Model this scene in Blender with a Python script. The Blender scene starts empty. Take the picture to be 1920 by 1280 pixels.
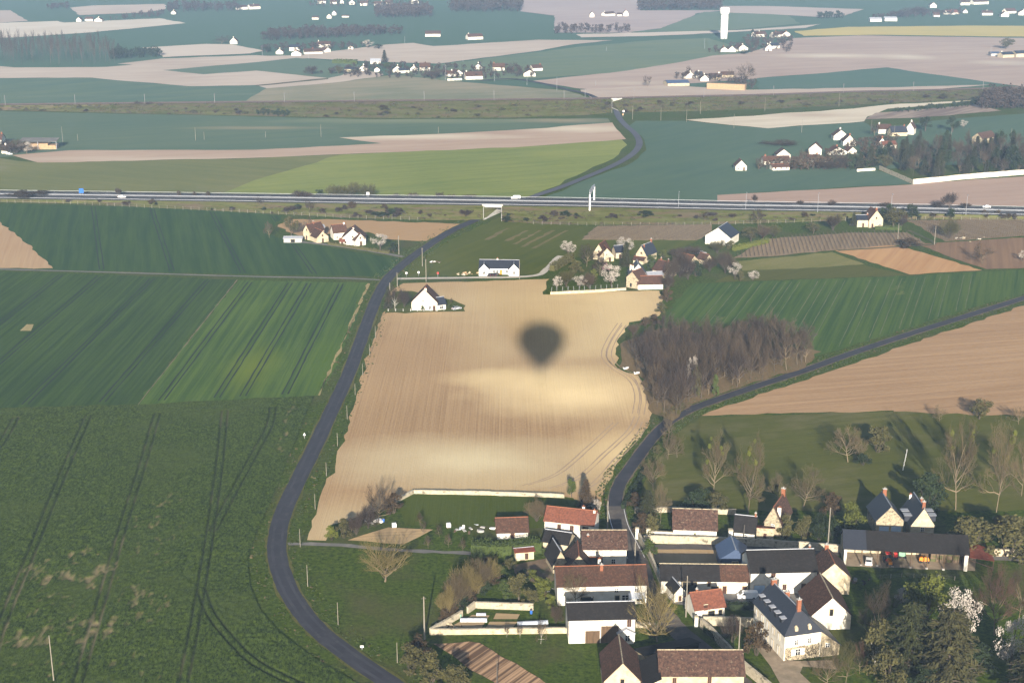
import bpy, math, random
from mathutils import Vector, Matrix
import numpy as np
SC = bpy.context.scene
COL = SC.collection
# ------------------------------------------------------------------ camera, sky, sun, exposure
FPX, CAMH, PITCH = 2667.0, 160.0, math.radians(17.2)
cam = bpy.data.cameras.new('camera'); cam.lens = 50.0; cam.sensor_width = 36.0; cam.clip_start = 0.2; cam.clip_end = 20000
camo = bpy.data.objects.new('camera', cam); COL.objects.link(camo)
camo.location = (0, 0, CAMH); camo.rotation_euler = (math.pi/2 - PITCH, 0, 0); SC.camera = camo
SUN_EL, SUN_AZ = math.radians(18.5), math.atan2(55/2667, 0.965)      # the antisolar point lies under the balloon's shadow
wd = bpy.data.worlds.new('World'); SC.world = wd; wd.use_nodes = True
_n = wd.node_tree.nodes; _bg = _n['Background']; _sky = _n.new('ShaderNodeTexSky')
_sky.sky_type = 'NISHITA'; _sky.sun_disc = False; _sky.sun_elevation = SUN_EL; _sky.sun_rotation = math.pi + SUN_AZ
wd.node_tree.links.new(_sky.outputs[0], _bg.inputs[0]); _bg.inputs[1].default_value = 0.05
sun = bpy.data.lights.new('sun', 'SUN'); sun.energy = 4.2; sun.angle = math.radians(0.65); sun.color = (1.0, 0.90, 0.76)
suno = bpy.data.objects.new('sun', sun); COL.objects.link(suno)
_d = Vector((math.sin(SUN_AZ)*math.cos(SUN_EL), math.cos(SUN_AZ)*math.cos(SUN_EL), -math.sin(SUN_EL)))
suno.rotation_euler = _d.to_track_quat('-Z', 'Y').to_euler(); suno.location = (-40, -300, 400)
SC.view_settings.view_transform = 'Standard'; SC.view_settings.look = 'None'; SC.view_settings.gamma = 1.0
SC.view_settings.use_curve_mapping = False
SC.view_settings.exposure = 1.70
SC.cycles.use_denoising = True; SC.cycles.denoising_prefilter = 'NONE'; SC.cycles.use_adaptive_sampling = False; SC.cycles.max_bounces = 6; SC.cycles.volume_bounces = 0; SC.cycles.transparent_max_bounces = 8
SC.cycles.use_light_tree = False
R = random.Random(7)
# ------------------------------------------------------------------ helpers
def G(px, py, z=0.0):
    "photo pixel -> point on the level z of the real ground (camera calibration)"
    u = (px-960)/FPX; v = (py-640)/FPX
    t = (CAMH-z)/(math.sin(PITCH)+v*math.cos(PITCH))
    return Vector((u*t, t*(math.cos(PITCH)-v*math.sin(PITCH)), z))
def SV(px, py):
    "pixels per metre across and upright at that ground point"
    p = G(px, py); D = math.sqrt(p.x**2+p.y**2+CAMH**2); return FPX/D, FPX/D*p.y/math.hypot(p.y, CAMH)
def link(o, parent=None):
    COL.objects.link(o)
    if parent is not None: o.parent = parent
    return o
def tag(o, label=None, cat=None, group=None, kind=None):
    for k, v in (('label', label), ('category', cat), ('group', group), ('kind', kind)):
        if v: o[k] = v
    return o
def empty(name, loc, rz=0.0, label=None, cat=None, group=None):
    o = bpy.data.objects.new(name, None); o.location = loc; o.rotation_euler = (0, 0, rz); o.empty_display_size = 0.5
    return tag(link(o), label, cat, group)
class MB:
    def __init__(s): s.v = []; s.f = []
    def quad(s, *p):
        n = len(s.v); s.v += [tuple(q) for q in p]; s.f.append(tuple(range(n, n+len(p)))); return s
    def prism(s, poly, off):
        n = len(s.v); k = len(poly); o = Vector(off)
        s.v += [tuple(q) for q in poly] + [tuple(Vector(q)+o) for q in poly]
        s.f.append(tuple(range(n+k-1, n-1, -1))); s.f.append(tuple(range(n+k, n+2*k)))
        for i in range(k): j = (i+1) % k; s.f.append((n+i, n+j, n+k+j, n+k+i))
        return s
    def box(s, x0, x1, y0, y1, z0, z1): return s.prism([(x0,y0,z0),(x1,y0,z0),(x1,y1,z0),(x0,y1,z0)], (0,0,z1-z0))
    def tube(s, p0, p1, r0, r1, k=5, cap=False):
        p0 = Vector(p0); p1 = Vector(p1); d = (p1-p0)
        if d.length < 1e-9: return s
        a = d.orthogonal().normalized(); b = d.normalized().cross(a); n = len(s.v)
        for p, r in ((p0, r0), (p1, r1)):
            for i in range(k):
                t = 2*math.pi*i/k; s.v.append(tuple(p+a*(r*math.cos(t))+b*(r*math.sin(t))))
        for i in range(k): j = (i+1) % k; s.f.append((n+i, n+j, n+k+j, n+k+i))
        if cap: s.f.append(tuple(range(n+k, n+2*k))); s.f.append(tuple(range(n+k-1, n-1, -1)))
        return s
    def lathe(s, prof, k=16, c=(0,0)):
        n = len(s.v)
        for r, z in prof:
            for i in range(k): t = 2*math.pi*i/k; s.v.append((c[0]+r*math.cos(t), c[1]+r*math.sin(t), z))
        for q in range(len(prof)-1):
            for i in range(k): j = (i+1) % k; s.f.append((n+q*k+i, n+q*k+j, n+(q+1)*k+j, n+(q+1)*k+i))
        s.f.append(tuple(n+(len(prof)-1)*k+i for i in range(k))); s.f.append(tuple(n+k-1-i for i in range(k)))
        return s
    def mesh(s, name, mat, smooth=False):
        m = bpy.data.meshes.new(name); m.from_pydata(s.v, [], s.f)
        if mat: m.materials.append(M(mat) if isinstance(mat, str) else mat)
        if smooth: m.polygons.foreach_set('use_smooth', [True]*len(m.polygons))
        m.update(); return m
    def build(s, name, mat, parent=None, smooth=False):
        return link(bpy.data.objects.new(name, s.mesh(name, mat, smooth)), parent)
ORD = ['first','second','third','fourth','fifth','sixth','seventh','eighth','ninth','tenth','eleventh','twelfth','thirteenth','fourteenth',
       'fifteenth','sixteenth','seventeenth','eighteenth','nineteenth','twentieth','twenty-first','twenty-second','twenty-third','twenty-fourth']
def nth(i, n, side='left'):
    return side+'most' if i == 0 else ('rightmost' if i == n-1 and side == 'left' else ORD[i]+' from the '+side)
# ------------------------------------------------------------------ materials
MATS = {}
def mat_new(name):
    m = bpy.data.materials.new(name); m.use_nodes = True; t = m.node_tree; b = t.nodes['Principled BSDF']
    b.inputs['Specular IOR Level'].default_value = 0.15; b.inputs['Roughness'].default_value = 0.9
    MATS[name] = m; return m, t, b
def nd(t, typ, **k):
    n = t.nodes.new(typ)
    for a, v in k.items(): setattr(n, a, v)
    return n
def rgb(c): return (c[0], c[1], c[2], 1)
def mixc(t, fac, a, b, mode='MIX'):
    n = nd(t, 'ShaderNodeMix', data_type='RGBA', blend_type=mode)
    for s, v in ((0, fac), (6, a), (7, b)):
        if hasattr(v, 'is_output'): t.links.new(v, n.inputs[s])
        else: n.inputs[s].default_value = v if s == 0 else rgb(v)
    return n.outputs[2]
def noise(t, vec, scale, detail=3, rough=0.55):
    n = nd(t, 'ShaderNodeTexNoise'); n.inputs['Scale'].default_value = scale; n.inputs['Detail'].default_value = detail
    n.inputs['Roughness'].default_value = rough
    if vec is not None: t.links.new(vec, n.inputs['Vector'])
    return n.outputs[0]
def mapping(t, vec, loc=(0,0,0), rot=(0,0,0), scale=(1,1,1), typ='POINT'):
    n = nd(t, 'ShaderNodeMapping', vector_type=typ)
    n.inputs[1].default_value = loc; n.inputs[2].default_value = rot; n.inputs[3].default_value = scale
    t.links.new(vec, n.inputs[0]); return n.outputs[0]
def mrange(t, v, a, b, c=0.0, d=1.0):
    n = nd(t, 'ShaderNodeMapRange'); t.links.new(v, n.inputs[0])
    for i, q in enumerate((a, b, c, d)): n.inputs[1+i].default_value = q
    return n.outputs[0]
def math_(t, op, a, b):
    n = nd(t, 'ShaderNodeMath', operation=op)
    for i, v in enumerate((a, b)):
        if hasattr(v, 'is_output'): t.links.new(v, n.inputs[i])
        else: n.inputs[i].default_value = v
    return n.outputs[0]
def bump(t, b, h, strength=0.4, dist=0.05):
    n = nd(t, 'ShaderNodeBump'); n.inputs['Strength'].default_value = strength; n.inputs['Distance'].default_value = dist
    t.links.new(h, n.inputs['Height']); t.links.new(n.outputs[0], b.inputs['Normal'])
def generic(name, c1, c2, scale=1.0, rough=0.9, c3=None, scale3=0.3, lo3=0.5, hi3=0.7, stretch=None, spec=0.15, metal=0.0, rnd=0.0, bmp=0.0, lo=0.3, hi=0.7, transl=0.0):
    "two-tone noise, an optional third tone in patches, an optional per-object brightness spread"
    m, t, b = mat_new(name); b.inputs['Roughness'].default_value = rough; b.inputs['Specular IOR Level'].default_value = spec; b.inputs['Metallic'].default_value = metal
    tc = nd(t, 'ShaderNodeTexCoord'); oi = nd(t, 'ShaderNodeObjectInfo')
    off = nd(t, 'ShaderNodeVectorMath', operation='ADD'); sc = nd(t, 'ShaderNodeVectorMath', operation='SCALE'); sc.inputs[0].default_value = (37, 53, 71)
    t.links.new(oi.outputs['Random'], sc.inputs['Scale']); t.links.new(tc.outputs['Object'], off.inputs[0]); t.links.new(sc.outputs[0], off.inputs[1])
    vec = off.outputs[0]
    if stretch: vec = mapping(t, vec, scale=stretch)
    nz = noise(t, vec, scale); c = mixc(t, mrange(t, nz, lo, hi), c1, c2)
    if c3: c = mixc(t, mrange(t, noise(t, off.outputs[0], scale3, 5, 0.65), lo3, hi3), c, c3)
    if rnd:
        c = mixc(t, 1.0, c, mixc(t, oi.outputs['Random'], (1-rnd,)*3, (1+rnd*0.6,)*3), 'MULTIPLY')
    t.links.new(c, b.inputs['Base Color'])
    if bmp: bump(t, b, nz, bmp, 0.1)
    if transl:
        tr = nd(t, 'ShaderNodeBsdfTranslucent'); t.links.new(c, tr.inputs[0]); mx = nd(t, 'ShaderNodeMixShader'); mx.inputs[0].default_value = transl
        t.links.new(b.outputs[0], mx.inputs[1]); t.links.new(tr.outputs[0], mx.inputs[2]); t.links.new(mx.outputs[0], t.nodes['Material Output'].inputs[0])
    return m
DEF = {
 'twig_gold': ((.165,.128,.050),(.105,.085,.034),2.0,dict(rnd=.2)),
 'tuft_green': ((.020,.032,.006),(.048,.062,.012),.3,{}), 'tuft_dry': ((.075,.062,.03),(.05,.045,.022),.3,{}),
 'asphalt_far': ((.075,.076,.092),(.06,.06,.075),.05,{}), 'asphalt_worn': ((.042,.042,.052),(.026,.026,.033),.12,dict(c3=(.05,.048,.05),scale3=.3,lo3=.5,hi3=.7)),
 'railsteel': ((.075,.055,.048),(.055,.042,.038),1.0,{}),
 'postwood': ((.26,.25,.22),(.20,.19,.17),1.0,{}),
 'white': ((.80,.77,.69),(.62,.57,.47),0.45,dict(c3=(.42,.36,.26),scale3=.6,lo3=.56,hi3=.74,rnd=.06)),
 'cream': ((.66,.57,.41),(.46,.38,.25),0.7,dict(c3=(.30,.24,.155),scale3=.8,lo3=.55,hi3=.75,rnd=.1)),
 'stone': ((.50,.43,.30),(.30,.25,.17),2.2,dict(c3=(.18,.15,.11),scale3=1.6,lo3=.52,hi3=.62,rnd=.1,bmp=.3)),
 'wallstone': ((.55,.49,.37),(.38,.33,.24),1.5,dict(c3=(.16,.14,.10),scale3=.8,lo3=.55,hi3=.66,bmp=.3)),
 'plaster_white': ((.80,.79,.76),(.72,.71,.68),0.4,{}),
 'roof_brown': ((.235,.120,.078),(.060,.032,.024),1.6,dict(c3=(.30,.20,.14),scale3=1.6,lo3=.58,hi3=.70,rnd=.18,bmp=.5)),
 'roof_old': ((.19,.105,.075),(.055,.034,.028),1.8,dict(c3=(.40,.31,.22),scale3=2.0,lo3=.60,hi3=.68,rnd=.12,bmp=.5)),
 'roof_dark': ((.075,.066,.062),(.026,.023,.024),1.4,dict(c3=(.12,.10,.075),scale3=1.4,lo3=.56,hi3=.75,rnd=.15,bmp=.4)),
 'roof_red': ((.36,.135,.080),(.19,.070,.046),2.0,dict(c3=(.16,.075,.055),scale3=1.0,lo3=.55,hi3=.75,rnd=.1,bmp=.4)),
 'roof_slate': ((.045,.052,.075),(.030,.036,.055),2.5,dict(c3=(.07,.075,.09),scale3=1.2,lo3=.55,hi3=.75,rnd=.1,spec=.4,rough=.55,bmp=.3)),
 'roof_blue': ((.060,.095,.180),(.05,.08,.15),1.5,dict(spec=.4,rough=.5)),
 'roof_pale': ((.32,.33,.36),(.24,.25,.28),1.0,dict(spec=.3,rough=.6)),
 'rust': ((.20,.055,.030),(.12,.035,.022),1.5,dict(c3=(.30,.20,.15),scale3=.8,lo3=.6,hi3=.7)),
 'brick': ((.42,.17,.09),(.30,.11,.06),4.0,dict(c3=(.20,.10,.07),scale3=2.0,lo3=.58,hi3=.7)),
 'shutter': ((.10,.050,.033),(.075,.038,.027),3.0,{}),
 'wood': ((.17,.11,.065),(.10,.065,.04),3.0,dict(stretch=(1,1,.15))),
 'darkpane': ((.018,.020,.024),(.012,.013,.016),1.0,dict(spec=.5,rough=.2)),
 'frame': ((.70,.70,.68),(.62,.62,.60),1.0,{}),
 'dark': ((.015,.013,.012),(.010,.009,.008),1.0,{}),
 'bluedoor': ((.36,.46,.58),(.30,.39,.50),1.0,{}),
 'orangedoor': ((.55,.20,.04),(.48,.17,.03),1.0,{}),
 'concrete': ((.46,.45,.42),(.36,.35,.33),0.6,dict(c3=(.25,.24,.22),scale3=.5,lo3=.56,hi3=.75)),
 'whiteconc': ((.82,.80,.76),(.74,.72,.68),0.15,{}),
 'pole': ((.36,.33,.27),(.29,.26,.21),1.0,{}),
 'darkpole': ((.09,.08,.07),(.06,.055,.05),1.0,{}),
 'galv': ((.44,.46,.50),(.36,.38,.42),0.3,dict(spec=.5,rough=.5)),
 'steel': ((.16,.155,.155),(.12,.115,.115),1.0,{}),
 'bark': ((.20,.155,.10),(.135,.105,.07),3.0,dict(rnd=.2)),
 'bark_grey': ((.115,.092,.07),(.075,.06,.048),3.0,dict(rnd=.3)),
 'bark_white': ((.40,.38,.34),(.26,.24,.21),3.0,{}),
 'twig_tan': ((.19,.145,.080),(.13,.10,.056),2.0,dict(rnd=.2)),
 'twig_grey': ((.125,.090,.058),(.074,.054,.036),2.0,dict(rnd=.35)),
 'twig_mauve': ((.100,.072,.056),(.062,.046,.038),2.0,dict(rnd=.25)),
 'twig_red': ((.105,.058,.040),(.070,.040,.030),2.0,dict(rnd=.15)),
 'leaf_dark': ((.040,.060,.022),(.022,.034,.014),3.0,dict(rnd=.25,transl=.15)),
 'leaf_green': ((.085,.115,.026),(.050,.072,.018),3.0,dict(rnd=.2,transl=.2)),
 'leaf_lime': ((.150,.165,.030),(.095,.110,.022),3.0,dict(rnd=.2,transl=.25)),
 'leaf_olive': ((.125,.115,.042),(.075,.070,.028),3.0,dict(rnd=.2,transl=.2)),
 'leaf_brown': ((.105,.070,.035),(.060,.042,.024),3.0,dict(rnd=.2,transl=.1)),
 'blossom': ((.46,.42,.37),(.26,.23,.20),2.0,dict(rnd=.12,transl=.15)),
 'blossom_pink': ((.30,.17,.18),(.19,.10,.10),2.0,dict(transl=.15)),
 'needle': ((.046,.052,.018),(.022,.027,.010),4.0,dict(rnd=.2)),
 'cedar': ((.070,.066,.026),(.036,.036,.016),4.0,dict(rnd=.2)),
 'asphalt': ((.040,.040,.050),(.030,.030,.038),0.15,dict(c3=(.055,.053,.06),scale3=.25,lo3=.5,hi3=.75)),
 'asphalt_m': ((.055,.055,.062),(.042,.042,.048),0.05,dict(c3=(.075,.075,.08),scale3=.02,lo3=.45,hi3=.7)),
 'asphalt_v': ((.110,.095,.085),(.075,.066,.062),0.25,dict(c3=(.16,.135,.11),scale3=.2,lo3=.5,hi3=.7)),
 'lane': ((.17,.16,.15),(.13,.125,.12),0.3,dict(c3=(.22,.20,.17),scale3=.2,lo3=.5,hi3=.7)),
 'gravel': ((.34,.27,.19),(.26,.20,.14),0.8,dict(c3=(.18,.15,.10),scale3=.15,lo3=.5,hi3=.7)),
 'gravel_pale': ((.42,.38,.32),(.33,.30,.25),0.6,{}),
 'dirt': ((.20,.145,.095),(.14,.10,.066),0.6,dict(c3=(.10,.105,.04),scale3=.2,lo3=.5,hi3=.62)),
 'ballast': ((.11,.085,.072),(.085,.066,.056),0.4,{}),
 'scrubgrass': ((.125,.120,.050),(.080,.085,.036),0.10,dict(c3=(.17,.135,.08),scale3=.04,lo3=.48,hi3=.68)),
 'straw': ((.36,.245,.14),(.25,.175,.105),1.0,{}),
 'paint_white': ((.80,.80,.79),(.76,.76,.75),1.0,dict(spec=.5,rough=.3)),
 'paint_black': ((.03,.03,.035),(.02,.02,.025),1.0,dict(spec=.5,rough=.3)),
 'paint_red': ((.45,.03,.025),(.38,.025,.02),1.0,dict(spec=.4,rough=.4)),
 'paint_orange': ((.60,.22,.03),(.52,.18,.02),1.0,dict(spec=.4,rough=.4)),
 'paint_green': ((.20,.36,.25),(.16,.30,.20),1.0,{}),
 'paint_blue': ((.03,.12,.40),(.025,.10,.35),1.0,{}),
 'rubber': ((.02,.02,.02),(.015,.015,.015),1.0,{}),
 'plastic_sheet': ((.45,.48,.52),(.36,.39,.44),0.6,dict(spec=.5,rough=.35)),
 'signwhite': ((.75,.75,.75),(.7,.7,.7),1.0,{}),
 'vine': ((.16,.125,.095),(.10,.078,.06),0.8,{}),
 'envelope': ((.30,.05,.05),(.26,.04,.04),0.2,{}),
 'wicker': ((.28,.17,.08),(.20,.12,.06),8.0,{}),
}
def _sc(c, f): return tuple(q*f for q in c)
for _k, _f in {'roof_brown':.36,'roof_old':.46,'roof_dark':.27,'roof_slate':.42,'roof_red':.45,'roof_blue':.7,'rust':.7,'brick':.55,'asphalt':.8,'asphalt_v':.75,'asphalt_m':.7,'lane':.8,'dirt':.75,'scrubgrass':.6,
   'leaf_dark':.7,'leaf_green':.8,'leaf_lime':.8,'leaf_olive':.75,'leaf_brown':.65,'needle':.75,'cedar':.8,'twig_grey':.56,'twig_mauve':.54,'twig_red':.7,'twig_tan':.55,'bark':.85,'bark_grey':.75,'shutter':.6,'wood':.6,'gravel':.8,'vine':.7,'stone':.8,'white':.80,'cream':.74,'wallstone':.72,'galv':.55,'pole':.55,'concrete':.8,'signwhite':.8}.items():
    _a = DEF[_k]; _q = dict(_a[3])
    if 'c3' in _q: _q['c3'] = _sc(_q['c3'], _f)
    DEF[_k] = (_sc(_a[0], _f), _sc(_a[1], _f), _a[2], _q)
def M(name):
    if name in MATS: return MATS[name]
    a = DEF[name]; return generic(name, a[0], a[1], a[2], **a[3])
FARM = {'wheat_e','bare_e','meadow_e','rape','wheat_f','bare_f','vin_d','bare_g','rape_b'} | {'wheat_'+k for k in 'ghijkl'} | {'bare_'+k for k in 'hijklmnopqr'}
def field_mat(name, ca, cb, ang=0.0, a1=0.5, a2=0.5, a3=0.7, row=0.9, clod=0.9, big=0.02, bigst=1.0, blobs=(), bmp=0.3, c3=None, c3s=0.05, c3lo=.58, c3hi=.7):
    "rows across direction ang (from +Y), clods, broad patches and placed soil stains, some with glow painted in"
    fr = name in FARM
    def tone(c):
        if c[1] > c[0]*1.1: return (c[0]*2.0, c[1]*1.38, c[2]*1.40) if fr else (c[0]*.95, c[1]*.84, c[2]*.38)  # far greens lifted and paled: distance haze put into the colour
        return (c[0]*1.04, c[1]*1.07, c[2]*1.06) if fr else (c[0]*1.05, c[1]*.985, c[2]*.78)
    ca, cb = tone(ca), tone(cb); c3 = tone(c3) if c3 else None
    m, t, b = mat_new(name); b.inputs['Specular IOR Level'].default_value = 0.03; b.inputs['Roughness'].default_value = 1.0
    tc = nd(t, 'ShaderNodeTexCoord').outputs['Object']; rv = mapping(t, tc, rot=(0, 0, ang))
    n1 = mrange(t, noise(t, mapping(t, rv, scale=(row, 0.010, 1)), 1.0, 3, 0.65), .30, .70)
    n2 = noise(t, mapping(t, rv, scale=(clod, clod*0.6, 1)), 1.0, 4, 0.65)
    n3 = noise(t, mapping(t, rv, scale=(big*bigst, big, 1)), 1.0, 3, 0.5)
    s = math_(t, 'ADD', math_(t, 'MULTIPLY', math_(t, 'SUBTRACT', n1, 0.5), a1*1.6), math_(t, 'MULTIPLY', math_(t, 'SUBTRACT', n2, 0.5), a2*1.6))
    s = math_(t, 'ADD', math_(t, 'ADD', s, math_(t, 'MULTIPLY', math_(t, 'SUBTRACT', n3, 0.5), a3*2)), 0.5)
    n = nd(t, 'ShaderNodeClamp'); t.links.new(s, n.inputs[0]); c = mixc(t, n.outputs[0], ca, cb)
    if c3: c = mixc(t, mrange(t, noise(t, mapping(t, rv, scale=(c3s, c3s*.4, 1)), 1.0, 5, 0.7), c3lo, c3hi), c, c3)
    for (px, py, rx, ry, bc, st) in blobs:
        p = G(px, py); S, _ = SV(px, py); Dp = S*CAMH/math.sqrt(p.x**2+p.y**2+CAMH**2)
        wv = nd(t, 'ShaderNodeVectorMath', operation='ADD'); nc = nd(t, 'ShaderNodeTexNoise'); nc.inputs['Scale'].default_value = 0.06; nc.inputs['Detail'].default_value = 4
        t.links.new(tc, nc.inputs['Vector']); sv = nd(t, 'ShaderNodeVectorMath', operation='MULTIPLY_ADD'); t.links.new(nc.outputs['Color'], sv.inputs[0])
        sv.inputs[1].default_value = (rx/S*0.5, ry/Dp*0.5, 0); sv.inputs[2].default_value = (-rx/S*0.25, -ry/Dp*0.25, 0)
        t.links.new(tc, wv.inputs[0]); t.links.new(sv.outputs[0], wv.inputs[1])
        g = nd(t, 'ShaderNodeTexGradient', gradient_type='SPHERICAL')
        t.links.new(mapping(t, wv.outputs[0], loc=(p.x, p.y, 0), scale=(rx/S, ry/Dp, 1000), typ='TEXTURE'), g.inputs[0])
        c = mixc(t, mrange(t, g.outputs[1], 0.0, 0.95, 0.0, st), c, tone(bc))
    t.links.new(c, b.inputs['Base Color'])
    if bmp: bump(t, b, math_(t, 'ADD', n1, n2), bmp, 0.25)
    return m
# ------------------------------------------------------------------ ground and fields
def ground_mat():
    m, t, b = mat_new('meadow_ground'); b.inputs['Specular IOR Level'].default_value = 0.05; b.inputs['Roughness'].default_value = 1
    tc = nd(t, 'ShaderNodeTexCoord').outputs['Object']
    near = mixc(t, mrange(t, noise(t, tc, 0.9, 5, .7), .37, .63), (.018,.033,.002), (.062,.088,.009))
    near = mixc(t, mrange(t, noise(t, tc, 0.045, 4, .6), .48, .75), near, (.062,.060,.022))
    vor = nd(t, 'ShaderNodeTexVoronoi'); vor.inputs['Scale'].default_value = 1.0
    t.links.new(mapping(t, tc, rot=(0,0,.25), scale=(.0028,.0042,1)), vor.inputs['Vector'])
    cr = nd(t, 'ShaderNodeValToRGB'); e = cr.color_ramp; e.interpolation = 'CONSTANT'
    e.elements[0].position = 0; e.elements[0].color = rgb((.048,.092,.056)); e.elements[1].position = .78; e.elements[1].color = rgb((.30,.24,.19))
    q = e.elements.new(.4); q.color = rgb((.06,.105,.06))
    sp = nd(t, 'ShaderNodeSeparateColor'); t.links.new(vor.outputs['Color'], sp.inputs[0]); t.links.new(sp.outputs[0], cr.inputs[0])
    far = mixc(t, mrange(t, noise(t, tc, 0.02, 4, .6), .3, .7), cr.outputs[0], (.05,.085,.045)); far = mixc(t, .5, far, cr.outputs[0])
    sx = nd(t, 'ShaderNodeSeparateXYZ'); t.links.new(tc, sx.inputs[0])
    c = mixc(t, mrange(t, sx.outputs[1], 1250, 1300), near, (.048,.092,.056))
    c = mixc(t, mrange(t, sx.outputs[1], 2480, 2500), c, far)
    t.links.new(c, b.inputs['Base Color']); bump(t, b, noise(t, tc, 1.1, 5, .7), .5, .3); return m
gb = MB()
gb.quad((-3900,-1400,0),(3900,-1400,0),(3900,6400,0),(-3900,6400,0))
tag(gb.build('ground', ground_mat()), kind='structure')
TAN, TAN2, PINK, CHALK, BROWN = (.36,.265,.175), (.27,.185,.12), (.29,.20,.145), (.52,.46,.36), (.20,.13,.088)
GRN, GRN2, BRT, BRT2, OLV = (.030,.064,.036), (.046,.086,.040), (.085,.150,.040), (.13,.20,.050), (.075,.085,.030)
FIELDS = {}
zn = [0.01, 0.01]
def fpoly(name, pts, mat, jit=0.5, far=False, z=None):
    rr = random.Random(name+str(pts[0])); w = [G(*p) for p in pts]; out = []
    n = len(w); step = 14 if far else 4
    for i in range(n):
        a, b = w[i], w[(i+1) % n]; k = max(1, int((b-a).length/step)); nr = Vector((-(b-a).y, (b-a).x, 0)).normalized()
        for j in range(k):
            p = a.lerp(b, j/k)
            if j: p = p + nr*rr.gauss(0, jit*(2 if far else 1))
            out.append((p.x, p.y))
    if z is None:
        zn[far] += 0.012 if far else 0.005; z = zn[far]
    o = MB().quad(*[(x, y, z) for x, y in out]).build(name, mat); tag(o, kind='structure')
    FIELDS[name] = (o, [(p.x, p.y) for p in w], z); return o
def tracks(name, offs, ang, col, wid=0.4, gauge=1.9, pxrow=None, inset=3.0):
    "pairs of wheel ruts crossing a field; offs = photo x on the row pxrow"
    o, poly, z = FIELDS[name]; mb = MB(); dx, dy = math.sin(ang), math.cos(ang); rr = random.Random(name)
    for px in offs:
        c = G(px, pxrow)
        for s in (-gauge/2, gauge/2):
            q = (c.x+s*dy, c.y-s*dx); ts = []
            for i in range(len(poly)):
                a, b = poly[i], poly[(i+1) % len(poly)]; ex, ey = b[0]-a[0], b[1]-a[1]; den = dx*ey-dy*ex
                if abs(den) < 1e-9: continue
                t = ((a[0]-q[0])*ey-(a[1]-q[1])*ex)/den; u = ((a[0]-q[0])*dy-(a[1]-q[1])*dx)/den
                if 0 <= u <= 1: ts.append(t)
            ts.sort()
            for k in range(0, len(ts)-1, 2):
                t0, t1 = ts[k]+inset, ts[k+1]-inset
                if t1 <= t0: continue
                m = max(2, int((t1-t0)/6)); L = []; Rr = []
                for j in range(m+1):
                    t = t0+(t1-t0)*j/m; w = wid/2*(0.7+rr.random()*.6); e = rr.gauss(0, .06)
                    L.append((q[0]+dx*t-(w+e)*dy, q[1]+dy*t+(w+e)*dx, z+.03)); Rr.append((q[0]+dx*t+(w-e)*dy, q[1]+dy*t-(w-e)*dx, z+.03))
                for j in range(m): mb.quad(L[j], Rr[j], Rr[j+1], L[j+1])
    if mb.f: mb.build('wheel_tracks', col, o)
FM = field_mat
FUR = generic('furrow_soil', (.27,.195,.13), (.33,.245,.165), .6)
RUT = generic('rut_green', (.006,.011,.007), (.010,.017,.009), .5); RUTT = generic('rut_tan', (.13,.12,.06), (.045,.075,.032), .12)
# near side of the motorway
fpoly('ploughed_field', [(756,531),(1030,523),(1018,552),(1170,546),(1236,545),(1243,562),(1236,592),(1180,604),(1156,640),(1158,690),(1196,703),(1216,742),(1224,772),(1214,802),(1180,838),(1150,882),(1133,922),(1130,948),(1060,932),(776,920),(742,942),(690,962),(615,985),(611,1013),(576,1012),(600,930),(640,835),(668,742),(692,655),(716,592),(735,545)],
  FM('plough_main', (.225,.150,.096), (.38,.275,.185), 0.0, .40, .6, .3, 2.2, 1.3, .02, .6, bmp=.5, blobs=[  # pale soil blobs; those round the balloon shadow paint in its antisolar glow
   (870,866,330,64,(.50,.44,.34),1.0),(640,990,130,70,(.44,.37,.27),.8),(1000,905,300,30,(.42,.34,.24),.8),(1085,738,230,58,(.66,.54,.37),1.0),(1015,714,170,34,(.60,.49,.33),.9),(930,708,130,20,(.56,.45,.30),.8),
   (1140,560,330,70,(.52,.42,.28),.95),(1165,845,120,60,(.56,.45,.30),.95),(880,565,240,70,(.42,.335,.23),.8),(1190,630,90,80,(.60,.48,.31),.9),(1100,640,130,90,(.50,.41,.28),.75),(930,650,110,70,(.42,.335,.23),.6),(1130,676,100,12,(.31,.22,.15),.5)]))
fpoly('wheat_field_far', [(-40,507),(445,524),(258,757),(-40,766)], FM('wheat_a', (.022,.050,.030), (.046,.088,.040), .016, .8, .4, .4, .5, .8, .02))
tracks('wheat_field_far', (-180,-80,57,197), .016, RUT, pxrow=747, wid=.55)
fpoly('bare_patch', [(37,620),(50,608),(63,608),(58,620)], FM('patch_a', (.20,.18,.11), (.30,.25,.16), 0, .5, .5, .3), .2)
fpoly('wheat_field_strip', [(446,525),(690,530),(664,606),(628,690),(597,741),(258,758)], FM('wheat_b', (.034,.076,.036), (.072,.128,.048), .016, .8, .35, .5, .5, .8, .02, blobs=[(470,690,60,60,(.11,.16,.03),.8),(610,680,40,90,(.065,.125,.035),.7)]))
tracks('wheat_field_strip', (305,405,452,530), .016, RUT, pxrow=747, wid=.55)
fpoly('path_strip', [(444,524),(446,524),(260,758),(258,758)], M('dirt'), .1)
fpoly('field_edge', [(690,531),(694,532),(600,741),(596,741)], FM('edge_a', (.20,.17,.10), (.28,.23,.14), 0, .3, .8, .8), .3)
fpoly('crop_field', [(-40,381),(250,388),(420,397),(530,404),(500,440),(560,455),(690,476),(752,485),(724,519),(440,514),(-40,503)], FM('wheat_c', (.022,.056,.036), (.040,.082,.044), -.25, .8, .3, .5, .25, .6, .015))
tracks('crop_field', (190,320,450,580), -.30, RUT, wid=.5, pxrow=500)
fpoly('bare_field', [(-40,380+14),(0,416),(52,458),(99,503),(-40,503)], FM('bare_a', PINK, (.34,.25,.18), -.25, .6, .4, .4, .5))
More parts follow.
